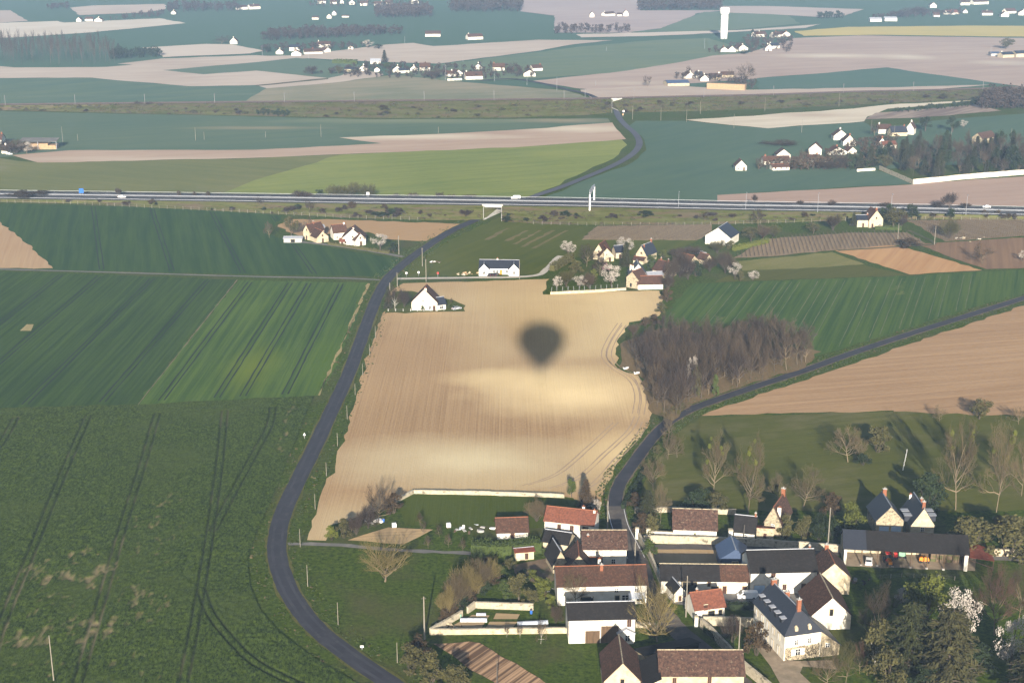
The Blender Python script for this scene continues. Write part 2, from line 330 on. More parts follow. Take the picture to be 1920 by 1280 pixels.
fpoly('bare_field', [(520,425),(540,411),(640,412),(866,420),(800,452),(727,449),(690,435),(560,442)], FM('bare_b', TAN2, (.31,.215,.14), .9, .4, .5, .6, .4))
fpoly('meadow', [(772,492),(850,447),(935,408),(1090,424),(1116,424),(1090,450),(1310,451),(1250,475),(1050,484),(1020,514),(760,519)], FM('meadow_a', (.055,.080,.030), (.082,.102,.038), .5, .4, .5, .7, .2, .5))
for i, (a, b, c, d) in enumerate([(945,452,985,432),(960,458,1010,432),(975,463,1035,432),(995,466,1060,432),(908,450,950,428)]):
    fpoly('tilled_strip', [(a,b),(a+9,b),(d and c+7,d),(c,d)], FM('till%d' % i, (.085,.085,.045), (.15,.125,.075), .8, .3, .9, .9), .4)
fpoly('vineyard_ground', [(1090,450),(1120,424),(1335,421),(1330,440),(1305,451)], FM('vin_a', (.17,.135,.105), (.23,.185,.14), .6, .7, .5, .5, .5, .5))
fpoly('vineyard_ground', [(1375,484),(1440,448),(1580,437),(1700,436),(1735,456),(1570,469),(1440,481)], FM('vin_b', (.15,.115,.09), (.21,.165,.13), .3, .7, .5, .5, .5, .5))
fpoly('vineyard_ground', [(1700,413),(1940,411),(1940,441),(1772,453)], FM('vin_c', (.13,.10,.075), (.19,.15,.11), -.5, .8, .4, .4, .35, .5))
fpoly('fallow_field', [(1718,458),(1940,444),(1940,502),(1850,505),(1770,478)], FM('fallow', (.13,.085,.065), (.19,.125,.09), .3, .6, .6, .6, .4))
fpoly('bare_field', [(1566,470),(1660,461),(1692,463),(1842,507),(1706,515)], FM('bare_c', (.30,.175,.10), (.37,.235,.14), .45, .8, .3, .4, .25))
fpoly('pale_meadow', [(1385,490),(1560,473),(1622,496),(1480,505),(1392,508)], FM('meadow_b', (.11,.125,.055), (.16,.155,.075), .9, .3, .6, 1., .3))
fpoly('meadow', [(1380,509),(1622,498),(1702,516),(1400,527),(1340,530)], FM('meadow_c', (.060,.075,.030), (.08,.09,.036), .9, .3, .6, .6, .3))
fpoly('crop_field', [(1232,612),(1260,572),(1300,532),(1700,518),(1940,505),(1940,546),(1850,570),(1600,648),(1500,676),(1240,650)], FM('wheat_d', (.030,.070,.032), (.060,.108,.044), .347, .9, .4, .5, .5, .7, .02, c3=(.20,.19,.09), c3s=.04, c3lo=.64, c3hi=.78))
tracks('crop_field', (1300,1345,1395,1425,1480,1520,1591,1640,1690,1740,1790), .347, RUTT, wid=.28, gauge=3.4, pxrow=630, inset=4)
fpoly('bare_field', [(1940,566),(1700,647),(1500,716),(1330,772),(1315,780),(1345,779),(1676,770),(1672,780),(1690,781),(1940,780)], FM('bare_d', (.235,.155,.105), (.32,.225,.16), 1.35, .5, .5, .6, .4, .8, .015, 3))
fpoly('park_lawn', [(1312,782),(1676,772),(1940,782),(1940,958),(1190,958),(1215,890),(1270,812)], FM('lawn_a', (.058,.074,.030), (.085,.098,.040), 1.3, .3, .5, .9, .3, .6, .03, c3=(.105,.10,.055), c3s=.06, c3lo=.5, c3hi=.75))
fpoly('yard_lawn', [(735,547),(772,546),(850,563),(873,573),(872,584),(722,587)], FM('lawn_b', (.05,.072,.026), (.075,.095,.035), 0, .2, .6, .6))
fpoly('garden_lawn', [(742,944),(778,925),(1075,934),(1095,960),(1018,990),(930,985),(760,985)], FM('lawn_c', (.042,.066,.018), (.066,.092,.026), 0, .2, .6, .8))
fpoly('vegetable_bed', [(652,1013),(728,989),(812,993),(756,1021)], FM('bed_a', (.27,.20,.135), (.38,.29,.20), 1.45, .9, .4, .4, .9), .15)
fpoly('ploughed_strip', [(812,1207),(880,1203),(900,1206),(1012,1272),(1040,1295),(960,1295),(880,1255),(850,1230)], FM('bed_b', (.10,.065,.05), (.34,.235,.175), .62, 1.6, .3, .3, 1.0), .15)
for i, q in enumerate([[(835,1180),(862,1166),(910,1166),(900,1182)],[(872,1162),(885,1153),(918,1154),(912,1163)],[(908,1182),(918,1166),(970,1166),(958,1182)],[(925,1161),(930,1150),(975,1152),(970,1161)],[(975,1183),(985,1164),(1028,1163),(1028,1181)]]):
    fpoly('vegetable_bed', q, FM('bedc%d' % i, (.24,.185,.13), (.33,.26,.185), 1.5, .9, .4, .4, 1.0), .1)
fpoly('bare_yard', [(962,1060),(1036,1045),(1045,1085),(1020,1098),(965,1075)], M('dirt'), .5)
fpoly('gravel_court', [(1216,1030),(1344,1032),(1346,1060),(1236,1062)], FM('court', (.26,.19,.13), (.34,.26,.18), 0, .2, .6, .6), .2)
fpoly('courtyard', [(1240,1108),(1560,1112),(1545,1150),(1440,1150),(1360,1136),(1290,1136),(1262,1132)], M('lane'), .2)
fpoly('gravel_drive', [(1420,1175),(1444,1190),(1475,1240),(1560,1238),(1570,1256),(1505,1250),(1500,1262),(1535,1295),(1470,1295),(1445,1250),(1418,1215)], M('gravel'), .3)
fpoly('barn_floor', [(1580,1036),(1830,1048),(1828,1071),(1585,1062)], M('gravel'), .3)
fpoly('forest_floor', [(1160,690),(1170,640),(1240,615),(1400,640),(1540,660),(1510,690),(1400,722),(1300,757),(1262,790),(1222,775),(1198,705)], FM('floor_a', (.105,.080,.050), (.16,.12,.08), 0, .2, .8, .8, c3=(.07,.085,.025), c3s=.09), .6)
# between the motorway and the railway
fpoly('crop_field', [(-40,208),(250,214),(700,224),(1140,222),(1150,236),(900,252),(640,261),(740,268),(480,283),(130,284),(40,293),(-40,296)], FM('wheat_e', (.030,.072,.046), (.045,.088,.050), 1.2, .4, .3, .8, .1, .4, .012, 1, blobs=[(760,226,320,7,(.16,.17,.10),.8),(480,240,160,4,(.13,.15,.09),.6),(1060,226,120,6,(.14,.16,.10),.7)]), far=True)
fpoly('bare_field', [(22,291),(130,282),(480,281),(716,269),(636,258),(830,251),(960,244),(1148,230),(1174,261),(960,277),(720,286),(480,296),(75,306)], FM('bare_e', (.29,.20,.15), (.36,.265,.20), 1.3, .5, .3, .6, .1, .4, .01, blobs=[(760,256,260,8,(.50,.43,.33),.9),(1080,241,130,10,(.50,.43,.33),.8),(250,298,330,6,(.40,.32,.25),.7)]), far=True)
fpoly('rough_meadow', [(-40,294),(75,305),(480,297),(642,290),(560,322),(398,366),(-40,366)], FM('meadow_e', (.050,.082,.028), (.072,.104,.036), -1.2, .4, .4, .8, .1, .3, .01, c3=(.17,.145,.09), c3s=.012, c3lo=.56, c3hi=.68), far=True)
fpoly('spring_field', [(398,368),(480,337),(642,290),(720,286),(960,277),(1166,262),(1176,272),(1160,290),(1080,330),(988,374)], FM('rape', (.055,.105,.026), (.095,.150,.038), 1.2, .4, .4, .9, .15, .3, .010), far=True)
fpoly('crop_field', [(1192,227),(1285,227),(1435,241),(1618,229),(1640,240),(1800,222),(1940,212),(1940,300),(1640,318),(1712,345),(1345,366),(1345,376),(1010,376),(1090,341),(1184,306),(1212,282),(1208,262),(1180,236)], FM('wheat_f', (.026,.066,.044), (.036,.080,.046), .7, .4, .3, .6, .1, .4, .01), far=True)
fpoly('pale_field', [(1285,225),(1440,215),(1600,204),(1660,197),(1830,188),(1740,198),(1665,204),(1626,219),(1620,228),(1440,241),(1335,231)], FM('bare_f', (.40,.33,.25), (.52,.45,.36), 1.3, .5, .3, .6, .1, .4, .01, blobs=[(1520,216,110,6,(.32,.24,.18),.8)]), far=True)
fpoly('vineyard_ground', [(1622,224),(1642,212),(1830,196),(1878,208),(1722,221)], FM('vin_d', (.14,.10,.085), (.25,.19,.15), .75, 1.3, .3, .3, .12), far=True)
fpoly('bare_field', [(1345,366),(1712,346),(1940,329),(1940,388),(1345,378)], FM('bare_g', (.27,.18,.14), (.33,.235,.185), 1.3, .4, .4, .6, .1, .4, .01), far=True)
# beyond the railway
fpoly('crop_field', [(-40,148),(172,146),(352,162),(480,160),(500,166),(455,194),(-40,202)], FM('wheat_g', (.030,.075,.052), (.045,.092,.054), .9, .6, .3, .7, .05, .3, .01), far=True)
fpoly('pale_crop_field', [(500,166),(620,156),(740,140),(840,152),(1060,170),(1112,186),(960,190),(450,195)], FM('wheat_h', (.065,.105,.065), (.115,.145,.095), 1.2, .5, .3, 1.0, .05, .3, .01), far=True)
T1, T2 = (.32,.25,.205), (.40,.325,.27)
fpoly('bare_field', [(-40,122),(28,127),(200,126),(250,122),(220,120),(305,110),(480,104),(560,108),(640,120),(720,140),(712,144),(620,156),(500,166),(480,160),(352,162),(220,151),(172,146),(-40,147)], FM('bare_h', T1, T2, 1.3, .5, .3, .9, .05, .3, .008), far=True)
fpoly('crop_field', [(305,132),(480,117),(555,109),(625,115),(690,125),(640,142),(615,147),(480,133),(382,140)], FM('wheat_i', (.036,.082,.056), (.045,.092,.056), 1.2, .4, .3, .5, .05, .3), far=True)
fpoly('field_track', [(480,160),(615,147),(616,149),(480,162)], M('scrubgrass'), far=True)
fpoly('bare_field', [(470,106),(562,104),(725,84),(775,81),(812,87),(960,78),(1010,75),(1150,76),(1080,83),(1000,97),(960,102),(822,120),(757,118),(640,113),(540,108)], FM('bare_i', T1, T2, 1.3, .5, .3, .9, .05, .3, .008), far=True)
fpoly('crop_field', [(960,104),(1108,86),(1225,76),(1330,72),(1400,95),(1320,113),(1150,137),(1022,146),(960,150),(840,152),(745,139),(825,121)], FM('wheat_j', (.042,.090,.056), (.060,.108,.060), 1.2, .4, .3, .7, .05, .3, .01), far=True)
fpoly('bare_field', [(1000,152),(1160,135),(1270,118),(1335,105),(1400,100),(1490,72),(1610,67),(1940,72),(1940,165),(1870,157),(1760,143),(1665,127),(1560,137),(1440,145),(1400,150),(1250,160),(1125,170),(1080,166)], FM('bare_j', (.27,.195,.165), (.34,.26,.215), 1.3, .5, .3, .7, .05, .3, .006, blobs=[(1560,105,130,5,(.46,.39,.31),.9),(1700,107,60,6,(.46,.39,.31),.9),(1180,156,120,6,(.38,.31,.25),.8),(1880,118,70,6,(.42,.35,.28),.8)]), far=True)
fpoly('crop_field', [(1420,147),(1552,137),(1662,127),(1750,140),(1880,158),(1715,165),(1420,171)], FM('wheat_k', (.026,.072,.054), (.034,.082,.056), 1.2, .3, .3, .4, .05, .3), far=True)
fpoly('bare_field', [(1088,169),(1180,163),(1245,160),(1400,169),(1690,164),(1862,159),(1700,173),(1440,179),(1115,187)], FM('bare_k', (.31,.235,.195), (.38,.305,.25), 1.3, .4, .3, .6, .05, .3), far=True)
fpoly('rape_field', [(1490,59),(1590,51),(1790,49),(1940,49),(1940,70),(1650,66),(1507,68)], FM('rape_b', (.17,.21,.075), (.21,.24,.085), 1.4, .4, .3, .6, .05, .3), far=True)
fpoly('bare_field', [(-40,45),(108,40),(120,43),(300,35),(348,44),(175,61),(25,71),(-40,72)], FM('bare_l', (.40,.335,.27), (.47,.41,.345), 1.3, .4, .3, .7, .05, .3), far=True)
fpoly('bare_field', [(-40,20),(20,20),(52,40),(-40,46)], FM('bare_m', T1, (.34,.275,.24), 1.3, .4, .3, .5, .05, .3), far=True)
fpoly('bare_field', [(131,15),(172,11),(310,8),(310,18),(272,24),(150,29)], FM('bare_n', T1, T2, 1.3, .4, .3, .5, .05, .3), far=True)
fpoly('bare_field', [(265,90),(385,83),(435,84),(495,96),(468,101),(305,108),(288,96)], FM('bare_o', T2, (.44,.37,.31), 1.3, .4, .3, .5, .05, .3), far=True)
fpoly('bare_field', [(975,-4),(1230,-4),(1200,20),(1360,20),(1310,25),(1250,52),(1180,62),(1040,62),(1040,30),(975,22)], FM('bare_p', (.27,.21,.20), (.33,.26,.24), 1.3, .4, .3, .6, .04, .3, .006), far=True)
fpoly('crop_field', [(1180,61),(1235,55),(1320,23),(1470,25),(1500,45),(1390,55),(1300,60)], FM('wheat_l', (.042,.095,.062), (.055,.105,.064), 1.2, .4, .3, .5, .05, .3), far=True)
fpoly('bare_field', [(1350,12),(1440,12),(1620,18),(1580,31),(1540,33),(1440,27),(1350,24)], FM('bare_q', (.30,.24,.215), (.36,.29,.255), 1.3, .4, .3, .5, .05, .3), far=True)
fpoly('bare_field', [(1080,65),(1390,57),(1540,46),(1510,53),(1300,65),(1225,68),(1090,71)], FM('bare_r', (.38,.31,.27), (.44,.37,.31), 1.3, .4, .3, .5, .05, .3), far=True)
# ------------------------------------------------------------------ the tall near wheat: a real canopy with ruts and bare spots
def vnoise(x, y, seed):
    r = np.random.RandomState(seed); T = r.rand(256, 256); xi = np.floor(x).astype(int); yi = np.floor(y).astype(int); fx = x-xi; fy = y-yi
    fx = fx*fx*(3-2*fx); fy = fy*fy*(3-2*fy); g = lambda a, b: T[a % 256, b % 256]
    return (g(xi,yi)*(1-fx)+g(xi+1,yi)*fx)*(1-fy)+(g(xi,yi+1)*(1-fx)+g(xi+1,yi+1)*fx)*fy
def inside(poly, X, Y):
    ins = np.zeros(X.shape, bool); n = len(poly)
    for i in range(n):
        x1, y1 = poly[i]; x2, y2 = poly[(i+1) % n]
        c = ((y1 > Y) != (y2 > Y)) & (X < (x2-x1)*(Y-y1)/(y2-y1+1e-12)+x1); ins ^= c
    return ins
def wheat():
    pp = [(-60,768),(258,760),(440,752),(590,743),(566,800),(540,862),(512,935),(482,1000),(466,1050),(470,1100),(492,1150),(535,1195),(600,1240),(690,1292),(720,1330),(-60,1330)]
    poly = [(G(*p).x, G(*p).y) for p in pp]; st = 0.32
    x0 = min(p[0] for p in poly); x1 = max(p[0] for p in poly); y0 = min(p[1] for p in poly); y1 = max(p[1] for p in poly)
    nx = int((x1-x0)/st)+2; ny = int((y1-y0)/st)+2; X, Y = np.meshgrid(x0+st*np.arange(nx), y0+st*np.arange(ny))
    rs = np.random.RandomState(3); X = X+rs.uniform(-.08,.08,X.shape); Y = Y+rs.uniform(-.08,.08,Y.shape)
    ins = inside(poly, X, Y)
    dist = np.full(X.shape, 99.0)
    paths = [[(-40,1340),(0,1185),(60,1035),(112,905),(165,782)],[(140,1300),(190,1130),(235,975),(270,865),(295,777)],[(340,1300),(362,1190),(388,1040),(400,960),(413,860),(422,772)],[(400,995),(440,920),(478,850),(505,800),(512,765)],[(-60,905),(0,835),(30,785)],[(378,1105),(395,1150),(430,1195),(470,1235),(520,1265),(600,1300)]]
    for path in paths:
        w = [G(*p) for p in path]
        fine = []
        for i in range(len(w)-1):                                     # Catmull-Rom
            a, b, c, d = w[max(i-1,0)], w[i], w[i+1], w[min(i+2,len(w)-1)]
            for j in range(8):
                t = j/8; fine.append(0.5*((2*b)+(c-a)*t+(2*a-5*b+4*c-d)*t*t+(-a+3*b-3*c+d)*t**3))
        fine.append(w[-1])
        for i in range(len(fine)-1):
            a, b = fine[i], fine[i+1]; ex, ey = b.x-a.x, b.y-a.y; L2 = ex*ex+ey*ey+1e-9
            t = np.clip(((X-a.x)*ex+(Y-a.y)*ey)/L2, 0, 1); dd = np.hypot(X-a.x-t*ex, Y-a.y-t*ey)
            dm = dd if i == 0 else np.minimum(dm, dd)
        dist = np.minimum(dist, np.abs(dm-0.98))
    rut = np.clip(1.5-dist/0.26, 0, 1)
    sp = np.zeros(X.shape)
    for (px, py, rx, ry, s) in [(110,1085,90,60,.9),(165,1085,60,40,.9),(260,1130,70,70,.9),(300,985,50,60,.75),(225,1160,60,60,.85),(60,1200,90,50,.8),(150,1190,70,50,.75),(270,1000,45,45,.6),(200,850,14,10,.5),(530,825,12,40,.8),(540,780,14,25,.6),(260,1260,80,40,.5),(105,1272,20,12,.9),(150,790,22,14,.3)]:
        p = G(px, py); S, _ = SV(px, py); D = S*CAMH/math.sqrt(p.x**2+p.y**2+CAMH**2)
        sp = np.maximum(sp, s*np.clip(1.25-np.hypot((X-p.x)/(rx/S), (Y-p.y)/(ry/D)), 0, 1))
    n = .50*vnoise(X*.55, Y*.22, 1)+.35*vnoise(X*1.5, Y*.6, 2)+.15*vnoise(X*.2, Y*.12, 4)
    soil = np.clip((n-.79+.28*np.minimum(sp,.9))*4.5, 0, 1)*np.clip(sp*3, 0, 1)
    edge = 1
    Z = 0.42+.22*(vnoise(X*1.6, Y*1.1, 5)-.5)+.18*(vnoise(X*.5, Y*.3, 6)-.5)+.06*(vnoise(X*3.1,Y*3.1,8)-.5)
    Z = Z*(1-.92*np.maximum(rut, soil*.85))+.02
    idx = -np.ones(X.shape, int); quad = ins[:-1,:-1] & ins[1:,:-1] & ins[:-1,1:] & ins[1:,1:]
    use = np.zeros(X.shape, bool); use[:-1,:-1] |= quad; use[1:,:-1] |= quad; use[:-1,1:] |= quad; use[1:,1:] |= quad
    idx[use] = np.arange(use.sum()); V = np.stack([X[use], Y[use], Z[use]], 1)
    Fq = np.stack([idx[:-1,:-1][quad], idx[:-1,1:][quad], idx[1:,1:][quad], idx[1:,:-1][quad]], 1)
    m = bpy.data.meshes.new('tall_wheat_field'); m.from_pydata(V.tolist(), [], Fq.tolist())
    at = m.attributes.new('bare', 'FLOAT', 'POINT'); at.data.foreach_set('value', soil[use].astype(np.float32))
    ar = m.attributes.new('rut', 'FLOAT', 'POINT'); ar.data.foreach_set('value', (rut*np.clip(1.3*sp+.9*(vnoise(X*.15,Y*.15,9)-.62),0,1))[use].astype(np.float32)); ad = m.attributes.new('track', 'FLOAT', 'POINT'); ad.data.foreach_set('value', rut[use].astype(np.float32))
    m.polygons.foreach_set('use_smooth', [True]*len(m.polygons))
    mt, t, b = mat_new('tall_wheat'); b.inputs['Specular IOR Level'].default_value = .05
    tc = nd(t, 'ShaderNodeTexCoord').outputs['Object']; rv = mapping(t, tc, rot=(0,0,-.145))
    c = mixc(t, mrange(t, noise(t, mapping(t, rv, scale=(1.9,.8,1)), 1, 5, .75), .39, .61), (.012,.022,.002), (.060,.086,.013))
    c = mixc(t, mrange(t, noise(t, rv, .03, 4, .6), .5, .75), c, (.046,.064,.012))
    A = nd(t, 'ShaderNodeAttribute', attribute_name='bare'); B = nd(t, 'ShaderNodeAttribute', attribute_name='rut')
    D_ = nd(t, 'ShaderNodeAttribute', attribute_name='track'); c = mixc(t, math_(t, 'MULTIPLY', D_.outputs['Fac'], .72), c, (.008,.011,.006)); c = mixc(t, math_(t, 'MULTIPLY', A.outputs['Fac'], .75), c, (.20,.155,.085)); c = mixc(t, math_(t, 'MULTIPLY', B.outputs['Fac'], .8), c, (.18,.15,.085))
    t.links.new(c, b.inputs['Base Color']); bump(t, b, noise(t, mapping(t, rv, scale=(3,1.4,1)), 1, 4, .7), .6, .25)
    m.materials.append(mt); m.update(); tag(link(bpy.data.objects.new('tall_wheat_field', m)), kind='structure')
wheat()
# ------------------------------------------------------------------ roads
def smooth(pts, k=6):
    w = [Vector(p) for p in pts]; out = []
    for i in range(len(w)-1):
        a, b, c, d = w[max(i-1,0)], w[i], w[i+1], w[min(i+2,len(w)-1)]
        for j in range(k):
            t = j/k; out.append(0.5*((2*b)+(c-a)*t+(2*a-5*b+4*c-d)*t*t+(-a+3*b-3*c+d)*t**3))
    return out+[w[-1]]
def offs(line, d):
    out = []
    for i, p in enumerate(line):
        a = line[max(i-1,0)]; b = line[min(i+1,len(line)-1)]; t = b-a; n = Vector((t.y, -t.x, 0)).normalized(); q = p+n*d; out.append(q)
    return out
def ribbon(name, line, wid, mat, z, parent=None, kind='structure', o0=0.0, jit=0.0):
    rr = random.Random(name+str(len(line))); mb = MB()
    L = offs(line, o0-wid/2); Rr = offs(line, o0+wid/2)
    if jit:
        L = [p+Vector((rr.gauss(0,jit), rr.gauss(0,jit), 0)) for p in L]; Rr = [p+Vector((rr.gauss(0,jit), rr.gauss(0,jit), 0)) for p in Rr]
    for i in range(len(line)-1):
        mb.quad(*[(q.x, q.y, q.z+z) for q in (L[i], Rr[i], Rr[i+1], L[i+1])])
    o = mb.build(name, mat, parent)
    if parent is None: tag(o, kind=kind)
    return o
def pxline(pts, k=6): return smooth([G(*p) for p in pts], k)
ROAD1 = pxline([(770,1310),(740,1287),(650,1225),(590,1175),(548,1120),(526,1070),(519,1030),(523,990),(536,950),(562,895),(590,838),(624,765),(652,705),(676,640),(694,590),(711,550),(728,522),(748,503),(775,481),(800,463),(840,437),(880,418),(915,404),(936,396),(1000,370),(1050,353),(1100,333),(1145,314),(1175,298),(1193,283),(1199,268),(1191,252),(1175,238),(1163,225),(1157,213),(1155,203)])
ribbon('verge_soil', ROAD1[:next(i for i, p in enumerate(ROAD1) if p.y > 738)], 5.9, FM('verge_a', (.050,.066,.022), (.10,.098,.042), 0, .1, .9, .9), .17, jit=.25)
KM = next(i for i, p in enumerate(ROAD1) if p.y > 738)
R1 = ribbon('road', ROAD1[:KM+1], 4.9, M('asphalt'), .20, jit=.06)
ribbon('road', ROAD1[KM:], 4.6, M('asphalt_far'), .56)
for s in (-1.15, 1.15): ribbon('wheel_band', ROAD1[:KM], .75, M('asphalt_worn'), .206, R1, o0=s, jit=.10)
R1b = pxline([(1122,187),(1100,177),(1060,168),(1010,156),(960,149),(900,152)])
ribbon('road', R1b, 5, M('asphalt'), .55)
SIDE = pxline([(1156,972),(1153,945),(1161,910),(1180,880),(1205,845),(1232,812),(1260,787),(1300,766),(1350,748),(1420,724),(1500,698),(1580,669),(1650,645),(1720,622),(1790,600),(1860,578),(1950,550)])
ribbon('side_road', SIDE, 3.7, M('asphalt'), .19, jit=.05)
ribbon('side_road_edge', SIDE, 4.5, M('dirt'), .165, jit=.15)
STREET = pxline([(1154,950),(1162,985),(1180,1022),(1195,1052),(1206,1085),(1224,1122),(1250,1160),(1280,1190),(1312,1216),(1362,1262),(1410,1300)])
ribbon('village_street', STREET, 5.4, M('asphalt_v'), .21, jit=.12)
ribbon('lane', pxline([(-40,504),(240,512),(480,519),(640,522),(724,526)]), 2.0, M('lane'), .16, jit=.1)
ribbon('lane', pxline([(744,523),(880,521),(960,520),(1008,516),(1025,505),(1042,487),(1052,480)]), 3.0, M('gravel_pale'), .16, jit=.12)
ribbon('lane', pxline([(545,452),(620,460),(700,472),(756,482)]), 3.0, M('lane'), .16, jit=.1)
ribbon('farm_track', pxline([(534,1019),(640,1022),(740,1031),(850,1036),(955,1042)]), 1.7, M('lane'), .12, jit=.15)
ribbon('lane', pxline([(1703,432),(1725,442),(1752,457),(1700,462),(1570,470)]), 2.2, M('scrubgrass'), .16, jit=.1)
ribbon('farm_track', pxline([(1212,1030),(1300,1026),(1440,1030),(1575,1036)]), 4.0, M('asphalt_v'), .15, jit=.15)
ribbon('farm_track', pxline([(1860,1046),(1950,1048)]), 3.0, M('lane'), .15, jit=.15)
for s in (-1, 1): ribbon('junction_apron', pxline([(724,526), (732,522 if s < 0 else 528)], 2), 5.0, M('lane'), .155)
for s in (-1, 1): ribbon('road_marking', STREET[:18], .14, M('signwhite'), .235, R1, o0=s*2.2)
# ------------------------------------------------------------------ embankments with the motorway and the railway
def embank(st, W, name, gapi, shear, run):
    "stations (photo x, near-edge row, height, foot row); a gap after station gapi lets the road through"
    near = [G(a, b, z) for a, b, z, f in st]; n = len(near); mb = MB(); top = []
    for i in range(n):
        t = (near[min(i+1,n-1)]-near[max(i-1,0)]); t.z = 0; t.normalize(); p = Vector((-t.y, t.x, 0))
        if p.y < 0: p = -p
        foot = G(st[i][0], st[i][3]); z = st[i][2]; sh = t*shear if i in (gapi, gapi+1) else Vector((0,0,0))
        f0 = Vector((foot.x, foot.y, -.2)); far = near[i]+p*W+sh; ff = far+p*run*z+sh*.4; ff.z = -.2
        top.append((near[i], far, t, p, f0, ff))
    for i in range(n-1):
        if i == gapi: continue
        a, b = top[i], top[i+1]
        mb.quad(a[4], b[4], b[0], a[0]); mb.quad(a[0], b[0], b[1], a[1]); mb.quad(a[1], b[1], b[5], a[5])
    for i in (gapi, gapi+1):
        a = top[i]; mb.quad(a[4], a[0], a[1], a[5])
    o = mb.build(name, FM(name+'_grass', (.050,.066,.026), (.092,.100,.046), .2, .1, .9, 1.2, .2, .35, .03, c3=(.092,.074,.058), c3s=.045, c3lo=.47, c3hi=.62)); tag(o, kind='structure'); return top
MW = [(-160,371,1.2,376),(-60,372,1.2,378),(0,373,1.2,379),(120,374.5,1.5,381),(300,377,2.2,390),(480,379.5,3.5,399),(640,382,4.5,408),(800,384,5,413),(906,385.5,5.3,413),(941,386,5.3,416),(1000,387,5.3,420),(1100,388.5,5.2,422),(1300,393,4.5,422),(1440,395.5,4,418),(1600,398,3,413),(1750,401,2.5,411),(1920,405,2,413),(2040,408,1.8,416)]
MWT = embank(MW, 23, 'motorway_embankment', 8, 11, 1.6)
edge = [t[0]+t[3]*.3 for t in MWT]; edge = smooth(edge, 3)
pn = MWT[9][3]
def mwline(d): return [p+pn*d for p in edge]
mwroad = ribbon('motorway', mwline(11.2), 22, M('asphalt_m'), .06)
ribbon('central_reserve', mwline(11.3), 1.6, M('lane'), .10)
for d in (1.6, 8.8, 13.6, 20.8): ribbon('edge_line', mwline(d), .12, M('signwhite'), .09, mwroad)
for d, c in ((1.0, 'near shoulder'), (10.4, 'near side of the central reserve'), (12.2, 'far side of the central reserve'), (21.6, 'far shoulder')):
    line = mwline(d); e = empty('guard_rail', line[0], 0, 'long galvanised steel guard rail on the %s of the motorway' % c, 'guard rail'); mb = MB(); pb = MB()
    for i in range(len(line)-1):
        a, b = line[i]-line[0], line[i+1]-line[0]
        if d > 10 and d < 13 and False: continue
        mb.prism([a+Vector((0,0,.50)), b+Vector((0,0,.50)), b+Vector((0,0,.72)), a+Vector((0,0,.72))], (0,.10,0))
        m = max(1, int((b-a).length/8))
        for j in range(m): q = a.lerp(b, j/m); pb.box(q.x-.07, q.x+.07, q.y+.1, q.y+.24, q.z, q.z+.8)
    mb.build('rail_beam', 'galv', e); tag(pb.build('post_row', 'steel', e), kind='stuff')
# lane dashes
db = MB()
for d in (5.2, 17.2):
    ln = mwline(d)
    for i in range(len(ln)-1):
        a, b = ln[i], ln[i+1]; m = int((b-a).length/13)
        for j in range(m):
            q = a.lerp(b, j/m); r = a.lerp(b, (j+.25)/m); db.quad((q.x,q.y-.09,q.z+.09),(r.x,r.y-.09,r.z+.09),(r.x,r.y+.09,r.z+.09),(q.x,q.y+.09,q.z+.09))
tag(db.build('lane_dashes', 'signwhite', mwroad), kind='stuff')
def underpass(T, i, label, W, th, conc='concrete'):
    a, b = T[i], T[i+1]; e = empty('road_underpass', (a[0]+b[0])/2, 0, label, 'bridge'); o = e.location
    mb = MB(); mb.prism([q-o+Vector((0,0,-th+.02)) for q in (a[0]-a[2]*.3-a[3]*.25, b[0]+b[2]*.3-b[3]*.25, b[1]+b[2]*.3+b[3]*.4, a[1]-a[2]*.3+a[3]*.4)], (0,0,th)); mb.build('deck', conc, e)
    for q in (a, b):
        d = Vector((.35,0,0)) if q is a else Vector((-.35,0,0))
        w = MB().prism([q[4]-o+Vector((0,0,-.1)), q[0]-o+Vector((0,0,-th)), q[1]-o+Vector((0,0,-th)), q[5]-o+Vector((0,0,-.1))], d); w.build('side_wall', conc, e)
        k = MB(); k.prism([q[4]-o+Vector((0,-.2,0)), q[0]-o+Vector((0,-.2,.35)), q[0]-o+Vector((0,.3,.35)), q[4]-o+Vector((0,.3,0))], (.3 if q is a else -.3,0,.15)); k.build('coping', conc, e) if q is a else None
    p = MB().prism([q-o for q in (a[0]-a[2]*.6-a[3]*.3+Vector((0,0,.02)), b[0]+b[2]*.6-b[3]*.3+Vector((0,0,.02)), b[0]+b[2]*.6-b[3]*.3+Vector((0,0,.75)), a[0]-a[2]*.6-a[3]*.3+Vector((0,0,.75)))], (0,.2,0)); p.build('parapet', 'concrete', e)
underpass(MWT, 8, 'concrete underpass carrying the motorway over the country road', 23, .9)
RL = [(-160,200,3,208),(-60,199,3,207),(0,198,3,207),(240,195.5,4,213),(480,193,5.5,218),(700,191,7,222),(960,188.5,8,221),(1100,187,7.5,216),(1147,186,7,212),(1165,185.7,7,212),(1300,182.5,6,209),(1440,179.5,5.5,205),(1600,174,4.5,197),(1750,170.5,4,191),(1860,167.5,3,186),(2060,161,2.5,178)]
RLT = embank(RL, 12, 'railway_embankment', 8, -6, 1.6)
rln = smooth([t[0]+t[3]*.5 for t in RLT], 3); rpn = RLT[8][3]
ribbon('track_bed', [p+rpn*5.5 for p in rln], 10, M('ballast'), .15)
for d in (2.4, 3.9, 7.2, 8.7):
    line = [p+rpn*d for p in rln]; mb = MB()
    for i in range(len(line)-1):
        a, b = line[i], line[i+1]; mb.prism([a+Vector((0,0,.2)), b+Vector((0,0,.2)), b+Vector((0,0,.42)), a+Vector((0,0,.42))], (0,.12,0))
    tag(mb.build('railway_rail', 'railsteel'), kind='structure')
